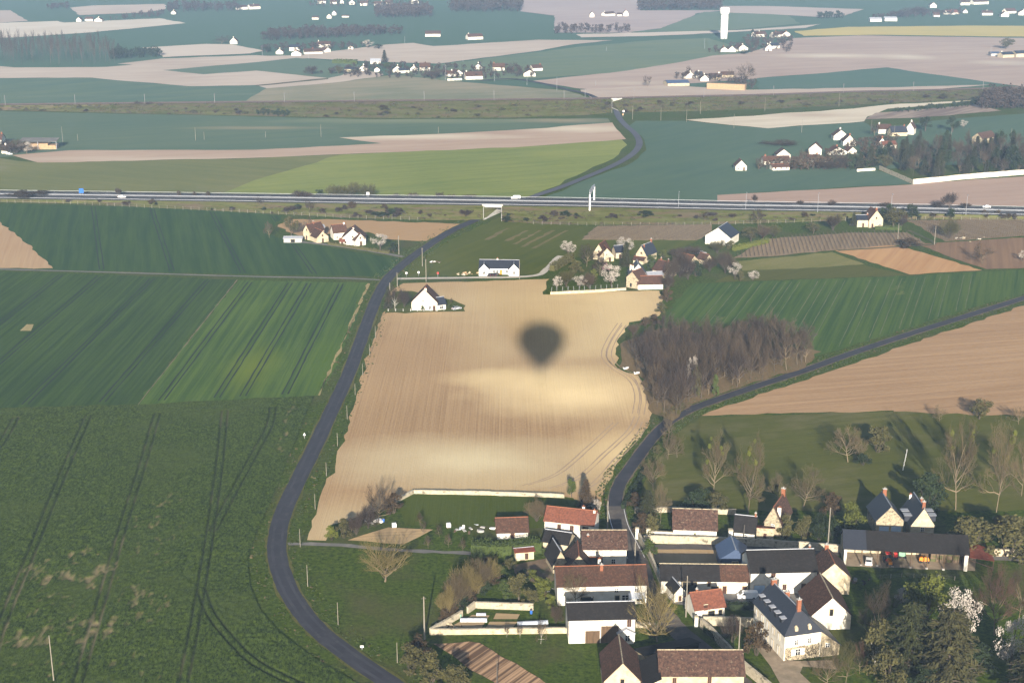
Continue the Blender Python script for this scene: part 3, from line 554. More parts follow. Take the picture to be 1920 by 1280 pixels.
underpass(RLT, 8, 'pale railway bridge over the road at its far bend', 12, 2.8, 'concrete')

# ------------------------------------------------------------------ rank grass on the verges
def tufts(label, line, o0, o1, n, seed, mat, h=.45):
    rr = random.Random(seed); C = MB(); L = len(line)-1
    for _ in range(n):
        i = rr.randrange(L); u = rr.random(); p = line[i].lerp(line[i+1], u); t = line[i+1]-line[i]
        if p.y > 735: continue
        nn = Vector((t.y, -t.x, 0)).normalized(); q = p+nn*rr.choice((-1,1))*rr.uniform(o0, o1); hh = h*rr.uniform(.4,1.3); w = hh*rr.uniform(.5,1.2)
        for k in range(3):
            a = rr.uniform(0, 3.14); dx, dy = math.cos(a)*w, math.sin(a)*w; e = (rr.gauss(0,.15), rr.gauss(0,.15)); C.quad((q.x-dx,q.y-dy,.02),(q.x+dx,q.y+dy,.02),(q.x+dx*.6+e[0],q.y+dy*.6+e[1],hh),(q.x-dx*.5+e[0],q.y-dy*.5+e[1],hh*.8))
    tag(C.build('verge_grass', mat), label, 'grass', None, 'stuff')
tufts('rank green grass on the verges of the country road', ROAD1, 2.7, 7.5, 3600, 91, 'tuft_green', .28); tufts('dry straw coloured grass on the verges of the country road', ROAD1, 2.6, 6.5, 260, 92, 'tuft_dry', .4)
tufts('rank green grass along the side road', SIDE, 2.3, 6.0, 2200, 93, 'tuft_green', .28); tufts('dry grass along the side road', SIDE, 2.2, 5.5, 160, 94, 'tuft_dry', .4)

_pf = FIELDS['ploughed_field'][0]
for q in ([(1158,606),(1136,640),(1128,668),(1146,690),(1178,712),(1190,740),(1186,775)], [(1166,610),(1146,640),(1138,668),(1154,688),(1188,708),(1202,742),(1198,778)], [(1070,925),(1110,905),(1150,862),(1190,820),(1205,790)], [(1030,915),(1080,895),(1130,850),(1175,808),(1190,780)], [(980,910),(1040,888),(1100,838),(1150,792)]):
    ribbon('wheel_tracks', pxline(q), .38, FUR, .06, _pf, jit=.05); ribbon('wheel_tracks', [p+Vector((1.7,.3,0)) for p in pxline(q)], .38, FUR, .06, _pf, jit=.05)
# ------------------------------------------------------------------ houses
WIN = {}
def opening(root, A, B, side, u, z, w, h, kind):
    "a window, shutter or door set on one wall of the footprint A x B (front is y = -B/2)"
    if side == 'f': c, rz = Vector((-A/2+u*A, -B/2, z)), 0
    elif side == 'l': c, rz = Vector((-A/2, B/2-u*B, z)), -math.pi/2
    elif side == 'r': c, rz = Vector((A/2, -B/2+u*B, z)), math.pi/2
    def put(name, mb, mat, par, loc=None):
        o = mb.build(name, mat, par)
        if loc is not None: o.location = loc; o.rotation_euler = (0, 0, rz)
        return o
    if kind in 'w':
        o = put('window', MB().box(-w/2, w/2, -.03, .05, 0, h), 'darkpane', root, c)
        f = MB(); t = .09
        f.box(-w/2-t, -w/2, -.09, .02, 0, h); f.box(w/2, w/2+t, -.09, .02, 0, h); f.box(-w/2-t, w/2+t, -.09, .02, h, h+t); f.box(-.04, .04, -.07, -.02, 0, h); f.box(-w/2, w/2, -.07, -.02, h*.55, h*.55+.06)
        put('frame', f, 'frame', o); put('sill', MB().box(-w/2-.15, w/2+.15, -.16, .02, -.1, 0), 'stone', o)
        return o
    if kind == 's':
        o = put('shutter', MB().box(-w/2, -.015, -.09, .03, 0, h).box(.015, w/2, -.09, .03, 0, h), 'shutter', root, c)
        put('lintel', MB().box(-w/2-.12, w/2+.12, -.05, .02, h, h+.16), 'cream', o); return o
    mat = {'d':'shutter', 'g':'wood', 'b':'bluedoor', 'o':'orangedoor', 'k':'dark', 'W':'frame'}[kind]
    o = put('door' if kind != 'k' else 'dark_opening', MB().box(-w/2, w/2, -.06, .05, 0, h), mat, root, c)
    put('frame', MB().box(-w/2-.14, -w/2, -.10, .02, 0, h).box(w/2, w/2+.14, -.10, .02, 0, h).box(-w/2-.14, w/2+.14, -.10, .02, h, h+.18), 'cream' if kind != 'g' else 'wood', o)
    return o
def house(label, x1, y1, x2, y2, d, wh, rh, ridge='x', roof='brown', wall='white', ch=(), op=(), split=None, hip=(0,0), name='house', cat='house', group=None, auto=None, ov=.35, cap=None, lean=None):
    a, b = G(x1, y1), G(x2, y2); t = b-a; A = t.length; rz = math.atan2(t.y, t.x); t.normalize(); n = Vector((-t.y, t.x, 0))
    c = (a+b)/2+n*d/2; B = d; far = c.y > 900
    root = empty(name, (c.x, c.y, 0), rz, label, cat, group)
    if ridge == 'x': LA, LB = A, B; P = lambda p, q, z: (p, q, z)
    else: LA, LB = B, A; P = lambda p, q, z: (-q, p, z)
    ha, hb = LA/2, LB/2; s = rh/hb; th = .16
    mb = MB()
    if lean:                                                          # single slope falling towards 'lean' side of b
        sg = lean; prof = [(-hb,-.4),(hb,-.4),(hb, wh+(rh if sg < 0 else 0)),(-hb, wh+(rh if sg > 0 else 0))]
        mb.prism([P(-ha, q, z) for q, z in prof], Vector(P(2*ha, 0, 0)))
        s = rh/(2*hb); rb = MB(); e0 = -hb-ov; e1 = hb+ov; zz = lambda q: wh+(rh*(hb-q)/(2*hb) if sg > 0 else rh*(q+hb)/(2*hb))
        rb.prism([P(-ha-ov, e0, zz(e0)+.03), P(ha+ov, e0, zz(e0)+.03), P(ha+ov, e1, zz(e1)+.03), P(-ha-ov, e1, zz(e1)+.03)], (0,0,th))
        mb.build('wall', wall, root); ro = rb.build('roof', 'roof_'+roof if 'roof_'+roof in DEF else roof, root)
    else:
        if max(hip) > 0:
            mb.prism([P(-ha,-hb,-.4), P(ha,-hb,-.4), P(ha,hb,-.4), P(-ha,hb,-.4)], (0,0,wh+.4))
        else:
            prof = [(-hb,-.4),(hb,-.4),(hb,wh),(0,wh+rh-.02),(-hb,wh)]
            mb.prism([P(-ha, q, z) for q, z in prof], Vector(P(2*ha, 0, 0)))
        mb.build('wall', wall, root)
        segs = [(-ha-ov, ha+ov, roof)] if not split else [(-ha-ov, -ha+split[0]*LA, roof), (-ha+split[0]*LA, ha+ov, split[1])]
        ez = wh-ov*s+.03; ro = None
        for k, (p0, p1, rm) in enumerate(segs):
            rb = MB(); h0 = hip[0] if k == 0 else 0; h1 = hip[1] if k == len(segs)-1 else 0; zr = wh+rh+.03
            for sg in (-1, 1):
                rb.prism([P(p0, sg*(hb+ov), ez), P(p1, sg*(hb+ov), ez), P(p1-h1, 0, zr), P(p0+h0, 0, zr)], (0,0,th))
            for hh, pe, sg in ((h0, p0, 1), (h1, p1, -1)):
                if hh: rb.prism([P(pe, -hb-ov, ez), P(pe, hb+ov, ez), P(pe+sg*hh, 0, zr)], (0,0,th))
            o = rb.build('roof', 'roof_'+rm if 'roof_'+rm in DEF else rm, root); ro = ro or o
        if not far:
            MB().tube(P(-ha-ov+hip[0], 0, wh+rh+.14), P(ha+ov-hip[1], 0, wh+rh+.14), .15, .15, 5, True).build('ridge_cap', cap or ('brick' if roof in ('brown','red','old') else 'roof_pale'), ro)
    for (u, v, sz, hh, m) in ch:                                      # u along ridge 0..1, v across -1..1
        p = -ha+u*LA; q = v*hb; zb = wh+rh*(1-abs(v)); c0 = P(p, q, 0); sx = sz; sy = sz*.7
        k = MB().box(c0[0]-sx/2, c0[0]+sx/2, c0[1]-sy/2, c0[1]+sy/2, zb-.8, zb+hh).build('chimney', m, ro)
        if not far: MB().box(c0[0]-sx/2-.08, c0[0]+sx/2+.08, c0[1]-sy/2-.08, c0[1]+sy/2+.08, zb+hh, zb+hh+.12).tube((c0[0],c0[1],zb+hh+.1),(c0[0],c0[1],zb+hh+.5),.14,.11,6,True).build('chimney_pot', 'brick' if m != 'brick' else 'concrete', root)
    rr = random.Random(label)
    if auto is None: auto = (not op) and not far
    if auto:
        nW = max(1, int(A/3.2)); dd = rr.randrange(nW)
        for i in range(nW):
            u = (i+.5)/nW+rr.uniform(-.04,.04)
            if i == dd and wh > 2.1: opening(root, A, B, 'f', u, 0, 1.0, 2.05, 'd')
            else: opening(root, A, B, 'f', u, .9, .95, 1.1, rr.choice('wws') if wh > 2 else 'w')
        if ridge == 'y' and rh > 2.5: opening(root, A, B, 'f', .5, wh+.3, .8, 1.0, rr.choice('ws'))
    for q in op: opening(root, A, B, *q)
    return root
# --- the village in the foreground
house('long white house with red tiled roof beside the street bend', 1021,1009,1112,1019, 7.5,5.2,2.4,'x','red','white',[(.72,.3,.7,1.2,'white'),(.97,-.15,.6,.9,'white')],[('f',.30,2.9,1.0,1.6,'s'),('f',.56,2.9,1.0,1.6,'s'),('f',.84,2.7,1.6,1.9,'s'),('r',.4,3.2,.8,1.2,'w')])
house('low outbuilding with grey slate roof in front of the red roofed house', 1018,1031,1064,1038, 6,2.6,1.9,'x','dark','cream',op=[('f',.3,.2,.9,1.7,'d')])
house('stone house with half red half dark roof at the street', 1093,1064,1174,1064, 9,5.2,3.0,'x','old','white',[(.12,-.35,.5,.5,'brick')],[('f',.45,3.9,.4,.5,'w'),('f',.7,1.2,.9,1.2,'w')],cap='stone')
house('dark old gabled barn behind the arched farmhouse', 1062,1082,1108,1082, 8,2.6,3.4,'y','old','stone',op=[('f',.5,1,1,1,'k')])
house('small dark pyramid roofed shed left of the old gabled barn', 1037,1076,1064,1073, 7,2.6,3.6,'y','dark','stone',op=[('f',.4,.3,.9,1.7,'d')])
house('low brown lean to between barn and street house', 1108,1080,1128,1080, 6,2.0,1.6,'x','brown','stone',op=[('f',.5,.3,.9,1.6,'d')])
hb5 = house('long farmhouse with brown tiled roof and dark archway', 1045,1135,1212,1131, 8.8,5.1,2.9,'x','brown','white',[(.505,-.25,.75,1.6,'brick'),(.5,.6,.7,2.3,'white')],[('f',.66,3.3,.75,.8,'w'),('f',.88,3.3,.75,.8,'w'),('f',.67,.1,1.0,2.2,'k'),('f',.76,.9,1.5,1.5,'w'),('f',.33,.0,3.0,2.1,'k'),('f',.92,.9,1.4,1.2,'w')],cap='brick')
ar = MB(); 
for i in range(8): t0, t1 = math.pi*i/8, math.pi*(i+1)/8; ar.prism([(-3.9+1.7*math.cos(t0),-4.52,1.9+.9*math.sin(t0)),(-3.9+1.7*math.cos(t1),-4.52,1.9+.9*math.sin(t1)),(-3.9+1.4*math.cos(t1),-4.52,1.9+.7*math.sin(t1)),(-3.9+1.4*math.cos(t0),-4.52,1.9+.7*math.sin(t0))],(0,.3,0))
ar.build('arch', 'white', hb5)
pr = MB(); pr.prism([(6.2,-6.4,2.3),(10.2,-6.4,2.3),(10.2,-4.3,3.0),(6.2,-4.3,3.0)],(0,0,.06)); pr.build('porch_roof', 'plastic_sheet', hb5); MB().box(6.2,6.32,-6.35,-6.2,0,2.3).build('porch_post', 'frame', hb5); MB().box(10.05,10.2,-6.35,-6.2,0,2.3).build('porch_post', 'frame', hb5)
house('white barn with dark roof and brown garage doors', 1066,1206,1190,1203, 8,6.0,2.1,'x','dark','white',op=[('f',.36,0,3.0,2.9,'g'),('f',.62,0,3.7,4.0,'g'),('f',.91,3.9,.95,1.9,'s')],name='barn',cat='barn')
house('tiny white gabled annex in front of the white barn', 1159,1207,1188,1206, 1.6,2.7,1.0,'y','pale','white',op=[('f',.6,.8,1.0,1.4,'w')])
house('brown gabled roof barn at the bottom edge facing the camera', 1132,1312,1200,1312, 11.5,4.6,4.2,'y','brown','cream',op=[('f',.5,4.0,.8,1.0,'k')],name='barn',cat='barn',cap='stone')
house('dark lean to roof between the two bottom barns', 1205,1316,1236,1316, 10,3.6,1.8,'y','dark','cream',lean=1,op=[('f',.5,.3,1,2,'d')])
house('long mottled brown roofed barn at the bottom edge', 1237,1306,1393,1306, 9,5.2,3.3,'x','old','cream',op=[('f',.17,3.3,.8,1.3,'s'),('f',.59,3.3,.8,1.5,'s')],name='barn',cat='barn',cap='stone')
house('low dark shed behind the bottom barn beside the street', 1244,1246,1309,1232, 4.5,2.4,1.3,'x','dark','dark',lean=1,op=[('f',.3,.2,3,1.8,'k')],name='shed',cat='shed')
house('smaller dark shed end joining the street shed', 1208,1254,1244,1247, 5,2.2,1.2,'x','dark','stone',lean=1,op=[('f',.5,.2,1.5,1.7,'k')],name='shed',cat='shed')
house('white walled barn with long mottled brown roof by the entrance gate', 1262,1010,1343,1013, 8.5,3.0,3.8,'x','old','white',op=[('f',.5,1.4,.4,.5,'k')],name='barn',cat='barn',cap='stone')
house('small white house with slate roof behind the lane wall', 1376,1010,1414,1014, 6.5,2.3,3.2,'x','dark','white',[(.97,0,.5,1.0,'brick')],[('f',.6,.6,.7,1.0,'w')])
house('stone gabled house with brick chimney beyond the lane wall', 1432,1000,1464,1006, 10,3.6,4.6,'y','old','stone',[(.93,0,1.0,1.6,'brick'),(.1,-.55,.9,2.2,'white')],[('f',.5,2.2,.7,.9,'w')])
house('rusty red lean to roof beside the stone gabled house', 1418,1010,1450,1012, 4,2.0,1.2,'x','rust','stone',lean=1,op=[('f',.5,.2,.9,1.6,'d')],name='shed',cat='shed')
house('new house with blue metal gable roof behind the courtyard range', 1350,1070,1405,1070, 7.5,3.4,2.5,'y','blue','roof_blue',op=[('f',.5,.5,1.4,2.0,'k')],cap='galv')
house('long low courtyard range with dark and brown roof', 1239,1112,1402,1114, 7.2,3.6,2.5,'x','dark','white',op=[('f',.33,.0,3.4,3.2,'k'),('f',.55,2.0,.7,1.4,'d'),('f',.62,.0,1.8,2.1,'k'),('f',.73,.2,1.0,2.0,'d'),('f',.96,.2,1.1,2.0,'d')],split=(.68,'brown'),cap='stone')
house('little white gabled privy house in front of the courtyard range', 1264,1130,1285,1127, 4.6,2.7,1.5,'y','dark','white',op=[('f',.5,.3,.7,1.4,'d')])
house('tall white house with broad slate roof in the courtyard', 1406,1115,1529,1112, 10,6.0,3.4,'x','dark','white',[(.96,.1,.5,1.0,'brick')],[('f',.34,3.9,1.1,2.0,'s'),('f',.32,2.0,1.2,.9,'k'),('f',.14,0,2.6,2.6,'b'),('f',.52,1.2,1.0,1.4,'s'),('f',.81,1.0,1.1,1.7,'s')],cap='galv')
house('cream gabled house with brick chimney next to the tall white house', 1529,1114,1592,1114, 8.5,4.6,3.7,'y','old','cream',[(.96,.05,.9,1.3,'brick')],[('r',.5,1.5,.9,1.2,'w')])
house('white gabled barn with steep dark brown roof behind the manor', 1519,1180,1594,1179, 12,3.6,4.5,'y','brown','white',op=[('f',.5,3.5,.8,1.7,'k')],name='barn',cat='barn',cap='stone')
mn = house('manor house with blue slate hipped roof and brick chimneys', 1469,1240,1537,1230, 16,6.6,4.4,'y','slate','white',[(.18,0,.9,2.2,'brick'),(.60,-.1,1.0,1.2,'brick'),(.97,.0,1.2,1.0,'brick')],
  [('f',.32,3.9,.7,1.1,'w'),('f',.68,3.9,.7,1.1,'w'),('f',.38,1.2,1.1,1.5,'w'),('f',.24,1.2,.7,1.5,'W'),('f',.52,1.2,.7,1.5,'W')]+[('l',.10+.18*k,3.9,.9,1.6,'W') for k in range(5)]+[('l',.10+.18*k,.4,.9,2.0,'W') for k in range(5)],hip=(3.6,0),cap='galv')
for k in range(5):                                                    # dormers on the west slope
    y = -4.0+2.7*k; dm = MB(); dm.box(-3.6,-1.6,y-.55,y+.55,6.9,8.6); d_ = dm.build('dormer', 'roof_slate', mn)
    MB().box(-3.68,-3.6,y-.42,y+.42,7.2,8.4).build('pane', 'darkpane', d_); MB().box(-3.8,-1.2,y-.7,y+.7,8.6,8.72).build('dormer_roof', 'roof_pale', d_)
for k in (-1.6, 1.6): MB().box(k-.35,k+.35,-7.9,-6.8,6.7,7.9).lathe([(.35,7.9),(.25,8.2),(.02,8.3)],8,(k,-7.5)).build('dormer', 'cream', mn)
MB().box(-4.15,4.15,-8.022,-7.9,0,3.3).build('stone_base', 'stone', mn)
vb = MB(); rv_ = random.Random(5)
for i in range(500):
    x = rv_.uniform(-4.1,4.1); z = rv_.uniform(0,3.5); y = -8.06; a = rv_.uniform(.04,.10); w = rv_.uniform(-.1,.1)
    if -2.6 < x < .6 and 1.0 < z < 2.9: continue
    vb.quad((x-a,y-.02,z-a*.6),(x+a,y-.1+w*.3,z-a*.2+w),(x+a*.6,y-.14,z+a),(x-a*.8,y-.05,z+a*.7))
tag(vb.build('climbing_vine', 'twig_mauve', mn), kind='stuff')
house('slate lean to on the garden side of the manor', 1538,1231,1573,1227, 8,2.6,3.6,'y','slate','stone',lean=-1,op=[('f',.35,2.3,.9,.9,'w')])
house('small white cottage with red tiled roof beside the street', 1303,1164,1358,1157, 6.5,3.0,2.7,'x','red','white',[(.2,.0,.5,.8,'brick')],[('f',.35,2.5,.9,1.4,'s'),('f',.55,.8,1.6,1.4,'k'),('f',.85,.8,.9,1.4,'k')])
house('brown roofed garden shed behind the green hedge', 932,1011,990,1009, 7,2.0,2.5,'x','brown','white',op=[('f',.5,.2,1,1.6,'d')],name='shed',cat='shed')
house('tiny cream shed with rusty flat roof by the bare yard', 967,1051,1001,1048, 3.2,2.3,.35,'x','rust','cream',op=[('f',.6,.2,.9,1.7,'d')],name='shed',cat='shed')
house('stone gabled house with pale blue doors behind the open barn', 1641,1003,1692,1003, 9.5,4.2,4.0,'y','slate','stone',[(.9,-.1,1.0,1.8,'brick')],[('f',.3,0,2.6,2.6,'b'),('f',.75,0,2.6,2.6,'b')],cap='galv')
dr = house('slate roofed house with dormers behind the open barn', 1706,1006,1750,1006, 10,3.4,4.8,'y','slate','cream',[(.06,0,.8,1.6,'brick'),(.55,-.25,.8,1.6,'brick'),(.98,.3,.6,1.2,'white')],[('f',.5,1.6,.8,1.2,'w')],cap='galv')
for s in (-1, 1):
    for y in (-1.6, 1.2): MB().box(s*3.1-1.0,s*3.1+1.0,y-.8,y+.8,3.3,4.9).build('dormer', 'roof_slate', dr); MB().box(s*3.1-1.2,s*3.1+1.2,y-.95,y+.95,4.9,5.0).build('dormer_roof', 'galv', dr)
# --- the open barn
def open_barn():
    a, b = G(1581,1058), G(1813,1070); t = (b-a); L = t.length; rz = math.atan2(t.y, t.x); n = Vector((-math.sin(rz), math.cos(rz), 0)); c = (a+b)/2+n*4.0
    e = empty('open_barn', (c.x, c.y, 0), rz, 'long open fronted barn with dark slate roof sheltering farm vehicles', 'barn')
    hl = L/2; B = 4.0; wh = 4.8; rh = 3.0
    MB().box(-hl,hl,B-.5,B,-.3,wh+.2).build('back_wall', 'cream', e); MB().prism([(-hl,-B,-.3),(-hl,B-.5,-.3),(-hl,B-.5,wh),(-hl,0,wh+rh-.1),(-hl,-B,wh)],(.45,0,0)).build('end_wall', 'stone', e)
    MB().prism([(hl-.45,-B+2.5,-.3),(hl-.45,B-.5,-.3),(hl-.45,B-.5,wh),(hl-.45,0,wh+rh-.1),(hl-.45,-B+2.5,wh)],(.45,0,0)).build('end_wall', 'stone', e)
    for x0, x1, m in ((-hl-.3, -hl+.18*L, 'roof_slate'), (-hl+.18*L, hl+.3, 'roof_dark')):
        rb = MB(); s = rh/B
        for sg in (-1, 1): rb.prism([(x0,sg*(B+.5),wh-.5*s),(x1,sg*(B+.5),wh-.5*s),(x1,0,wh+rh),(x0,0,wh+rh)],(0,0,.18))
        rb.build('roof', m, e)
    for f in (.145, .275, .40, .545, .675, .81):
        x = -hl+f*L; MB().box(x-.13,x+.13,-B-.1,-B+.16,0,wh-.1).build('post', 'wood', e); MB().box(x-.3,x+.3,-B-.28,-B+.3,-.1,.35).build('post_base', 'concrete', e)
    MB().box(-hl,-hl+.7,-B-.2,-B+.5,-.3,wh-.15).build('pillar', 'white', e); MB().box(hl-.9,hl,-B-.2,-B+.7,-.3,wh-.15).build('pillar', 'white', e)
    MB().box(-hl,hl,-B-.05,-B+.15,wh-.35,wh-.1).build('eave_beam', 'wood', e)
    MB().box(-hl+.6,-hl+.14*L,B-.75,B-.52,1.6,wh-.2).build('hay_loft_panel', 'shutter', e)
    MB().box(-hl+.66*L,hl-1.2,B-1.6,B-.6,0,2.4).build('partition', 'wood', e)
    for f in (.31,.43,.64): MB().box(-hl+f*L-.3,-hl+f*L+.3,B-.9,B-.5,0,wh-.3).build('buttress', 'stone', e)
    g = empty('lean_to', (c+Vector((math.cos(rz),math.sin(rz),0))*(hl+3.2)), rz, 'rusty red corrugated lean to at the right end of the open barn', 'shed')
    MB().prism([(-3.0,-B,3.7),(3.4,-B+.6,2.7),(3.4,3,3.2),(-3.0,4,4.6)],(0,0,.07)).build('roof', 'rust', g)
    for x, y, h in ((3.2,-B+.8,2.7),(3.2,2.8,3.1),(-2.8,3.6,4.4)): MB().box(x-.1,x+.1,y-.1,y+.1,-.1,h).build('post', 'wood', g)
    MB().prism([(-3.2,-B+.3,3.0),(-3.0,-B+.3,3.0),(3.3,-B+.9,.8),(3.3,-B+.9,.6)],(0,.15,0)).build('brace', 'wood', g)
    return c, rz, L
BC, BRZ, BL = open_barn()
# --- houses in the middle distance
house('white house with steep brown gable alone beside the country road', 772,582,820,583, 8,3.6,5.4,'y','brown','white',[(.05,-.1,.9,1.0,'white')],[('f',.45,3.9,.7,.9,'w'),('f',.72,.8,1.0,1.2,'w'),('f',.88,.1,1,2.1,'d')])
house('slate roofed annex on the right of the lone white house', 820,582,836,580, 6,2.4,2.2,'x','slate','white',op=[('f',.5,.7,1.6,1.1,'w')])
house('long white bungalow with slate roof and two front gables', 899,514,972,515, 8,2.9,2.8,'x','slate','plaster_white',[(.45,0,.6,.8,'white')],[('f',.55,0,1.1,2.1,'o'),('f',.38,.8,1.1,1.2,'w'),('f',.46,.8,1.1,1.2,'w'),('f',.70,.8,1.1,1.2,'w')])
house('left front gable wing of the white bungalow', 898,517,917,517, 4,2.9,2.4,'y','slate','plaster_white',op=[('f',.5,.8,1.2,1.2,'w')])
house('right front gable wing of the white bungalow', 954,517,973,517, 4,2.9,2.4,'y','slate','plaster_white',op=[('f',.5,.8,1.2,1.2,'w')])
house('cream cottage with brown gable at the left end of the roadside farm', 594,456,616,453, 8,2.7,3.0,'y','brown','cream')
house('tall cream house with brown roof behind the leftmost farm cottage', 569,448,582,451, 9,4.2,3.4,'y','brown','cream',[(.5,0,.8,1.0,'brick')])
house('white flat fronted block behind the leftmost farm cottage', 597,444,609,443, 5,4.6,.8,'x','pale','white')
house('white farmhouse with brown roof in the middle of the roadside farm', 626,450,651,448, 7,3.6,3.2,'x','brown','white',[(.9,0,.7,1.0,'white')])
house('large white gabled farmhouse with dark brown roof beside the blossom tree', 641,460,683,460, 10,3.4,4.6,'y','brown','white',[(.1,-.05,.8,.8,'white')])
house('front wing with brown roof on the large gabled farmhouse', 666,462,686,459, 5,3.0,3.0,'y','brown','white')
house('tiny red roofed porch on the large gabled farmhouse', 637,461,646,461, 3,2.2,1.2,'x','red','white')
house('small grey shed left of the roadside farm', 532,455,566,455, 5,2.0,.5,'x','pale','concrete',op=[('f',.5,.2,2,1.5,'k')],name='shed',cat='shed')
house('cream gabled house left of the dark conifer in the orchard hamlet', 1112,486,1133,488, 9,3.2,4.2,'y','brown','cream')
house('lower cream gabled wing facing the orchard hamlet road', 1124,491,1151,490, 6,2.7,3.6,'y','brown','cream')
house('small slate roofed house left of the hamlet conifer', 1155,485,1170,484, 6,3,2.5,'x','slate','cream')
house('tall cream house with slate roof and brick chimneys in the orchard hamlet', 1192,490,1212,493, 10,3.6,4.2,'y','slate','cream',[(.95,0,.8,1.5,'brick'),(.15,-.2,.6,1.2,'brick')])
house('low cream lean to below the tall slate roofed house', 1187,494,1206,496, 4,1.8,1.2,'x','brown','cream',op=[('f',.5,.3,.9,1.3,'d')])
house('long low white building with brown roof at the field edge', 1196,543,1243,542, 7,2.4,2.7,'x','brown','white',op=[('f',.62,.5,.7,.6,'w')])
house('stone gabled end house with round window at the field edge', 1174,538,1196,542, 7,4.4,3.0,'y','brown','stone',op=[('f',.4,.4,1.0,1.8,'k')])
house('white gabled house with slate roof behind the long low building', 1180,530,1212,530, 8,3.8,4.6,'y','slate','white',[(.1,.6,.7,2.0,'white'),(.5,.8,.7,2.4,'white')])
house('white flat roofed extension right of the white gabled house', 1214,528,1243,527, 6,2.8,.8,'x','pale','white')
house('cream gabled cottage half hidden by the dark hedgerow', 1246,522,1268,516, 7,3,3.6,'y','brown','cream',[(.2,0,.6,1.2,'brick'),(.8,0,.6,1.2,'brick')])
house('lit cream gabled house right of the half hidden cottage', 1288,510,1313,503, 7,2.9,3.8,'y','brown','cream')
house('smallest cream gabled hut at the right end of the hamlet', 1322,497,1335,494, 5,2.4,2.2,'y','brown','cream')
house('big white barn with black slate roof below the motorway', 1322,457,1369,462, 13.5,4.2,4.4,'y','slate','white',op=[('f',.8,0,1.6,2.2,'W')],name='barn',cat='barn')
house('slate roofed wing of the cream house by the motorway trees', 1607,426,1629,426, 7,3.8,1.8,'x','slate','cream',[(.95,0,.7,.8,'brick')])
house('cream gabled house standing below the motorway at the right', 1629,427,1655,426, 8,4.2,4.8,'y','brown','cream',[(.1,0,.9,1.2,'brick')])
# --- upper right village: label by place
def cluster(place, rows, group):
    rows = sorted(rows, key=lambda r: r[0]); n = len(rows)
    for i, r in enumerate(rows):
        x1, y1, x2, y2, d, wh, rh, rg = r[:8]; fk = .68 if y1 < 175 else .86; wh *= fk; rh *= fk*.95; xm = (x1+x2)/2; x1, x2 = (xm-(xm-x1)*.86, xm+(x2-xm)*.86) if y1 < 175 else (x1, x2); rf = r[8] if len(r) > 8 else 'brown'; wl = r[9] if len(r) > 9 else 'white'
        rr = random.Random(i*7+x1); cn = {'white':'white','cream':'cream','stone':'stone'}.get(wl, 'pale'); rn = {'brown':'brown','slate':'slate','red':'red','pale':'pale','blue':'blue','old':'brown','dark':'dark'}[rf]
        ch = [(rr.choice((.1,.5,.9)), 0, .9, 1.3, rr.choice(('brick','white')))] if rr.random() < .6 and rh > 2.2 else ()
        house('%s house with %s roof, %s in %s' % (cn, rn, nth(i, n), place), x1, y1, x2, y2, d, wh, rh, rg, rf, wl, ch, group=group)
cluster('the upper right village', [(1379,320,1400,320,8,3.4,4.2,'y','brown','white'),(1432,309,1481,308,7,2.8,3,'x','brown','white'),(1456,300,1482,300,8,4,4.2,'y','brown','white'),(1449,320,1480,319,6,2.4,1.8,'x','brown','white'),(1516,290,1540,291,8,4.6,4.4,'y','brown','white'),(1515,305,1535,305,6,2.4,3.2,'x','brown','white'),(1536,307,1556,307,5,2.4,2.2,'x','brown','white'),(1563,263,1590,263,8,3.6,4.8,'y','brown','white'),(1581,274,1604,274,8,3.8,5,'y','brown','white'),(1556,291,1588,290,7,2.4,3.6,'y','brown','white'),(1590,289,1606,288,5,2.3,3,'y','brown','white'),(1646,276,1661,276,7,3.2,4.2,'y','brown','white'),(1656,280,1681,279,6,3.4,2.4,'x','red','white'),(1647,251,1671,251,7,4,3.6,'x','brown','white'),(1672,256,1701,255,7,3.4,4.4,'x','slate','cream'),(1698,252,1713,253,8,5.2,5.2,'y','brown','white'),(1841,273,1866,268,8,5.4,4.2,'x','old','stone')], 'houses of the upper right village')
cluster('the hamlet beyond the railway', [(644,135,672,135,8,4,2,'x','slate','stone'),(672,134,690,134,8,4,4.5,'y','brown'),(693,120,715,120,8,4,3.4,'x','pale'),(701,135,713,135,7,3.6,3,'y','brown'),(735,136,755,136,8,4.2,5,'y'),(748,138,769,137,8,4,3,'x','slate'),(768,134,784,134,8,4,4,'y'),(785,133,808,133,9,5,6,'x'),(835,144,849,144,8,4,4,'x'),(850,144,869,143,8,4.2,5,'y'),(871,150,908,149,10,5,5.5,'x'),(888,131,905,131,7,4,4.5,'y'),(922,133,948,133,9,5,5.5,'x'),(980,144,1006,144,9,4.4,5,'y'),(998,134,1019,133,8,4.4,4.4,'x')], 'houses of the hamlet beyond the railway')
cluster('the hamlet left of the fir', [(516,102,532,102,8,4,4.5,'y'),(541,96,563,96,9,6,4,'x','slate'),(545,105,566,105,9,4,4.4,'y'),(568,102,608,101,9,3.6,4.6,'x'),(608,99,621,98,9,4,4,'y'),(592,89,622,89,8,5,4.6,'x'),(652,93,663,93,6,3.4,3,'y')], 'houses of the left middle hamlet')
cluster('the far left row', [(142,41,153,41,9,4,5,'y'),(158,40,175,40,9,4.4,4,'x'),(176,41,192,41,9,4,4.4,'y'),(320,27,330,27,8,4,4,'y'),(430,83,446,83,9,5,6,'y'),(448,19,466,18,10,6,4,'x'),(468,18,490,17,10,6,4.6,'x')], 'far houses at the top left')
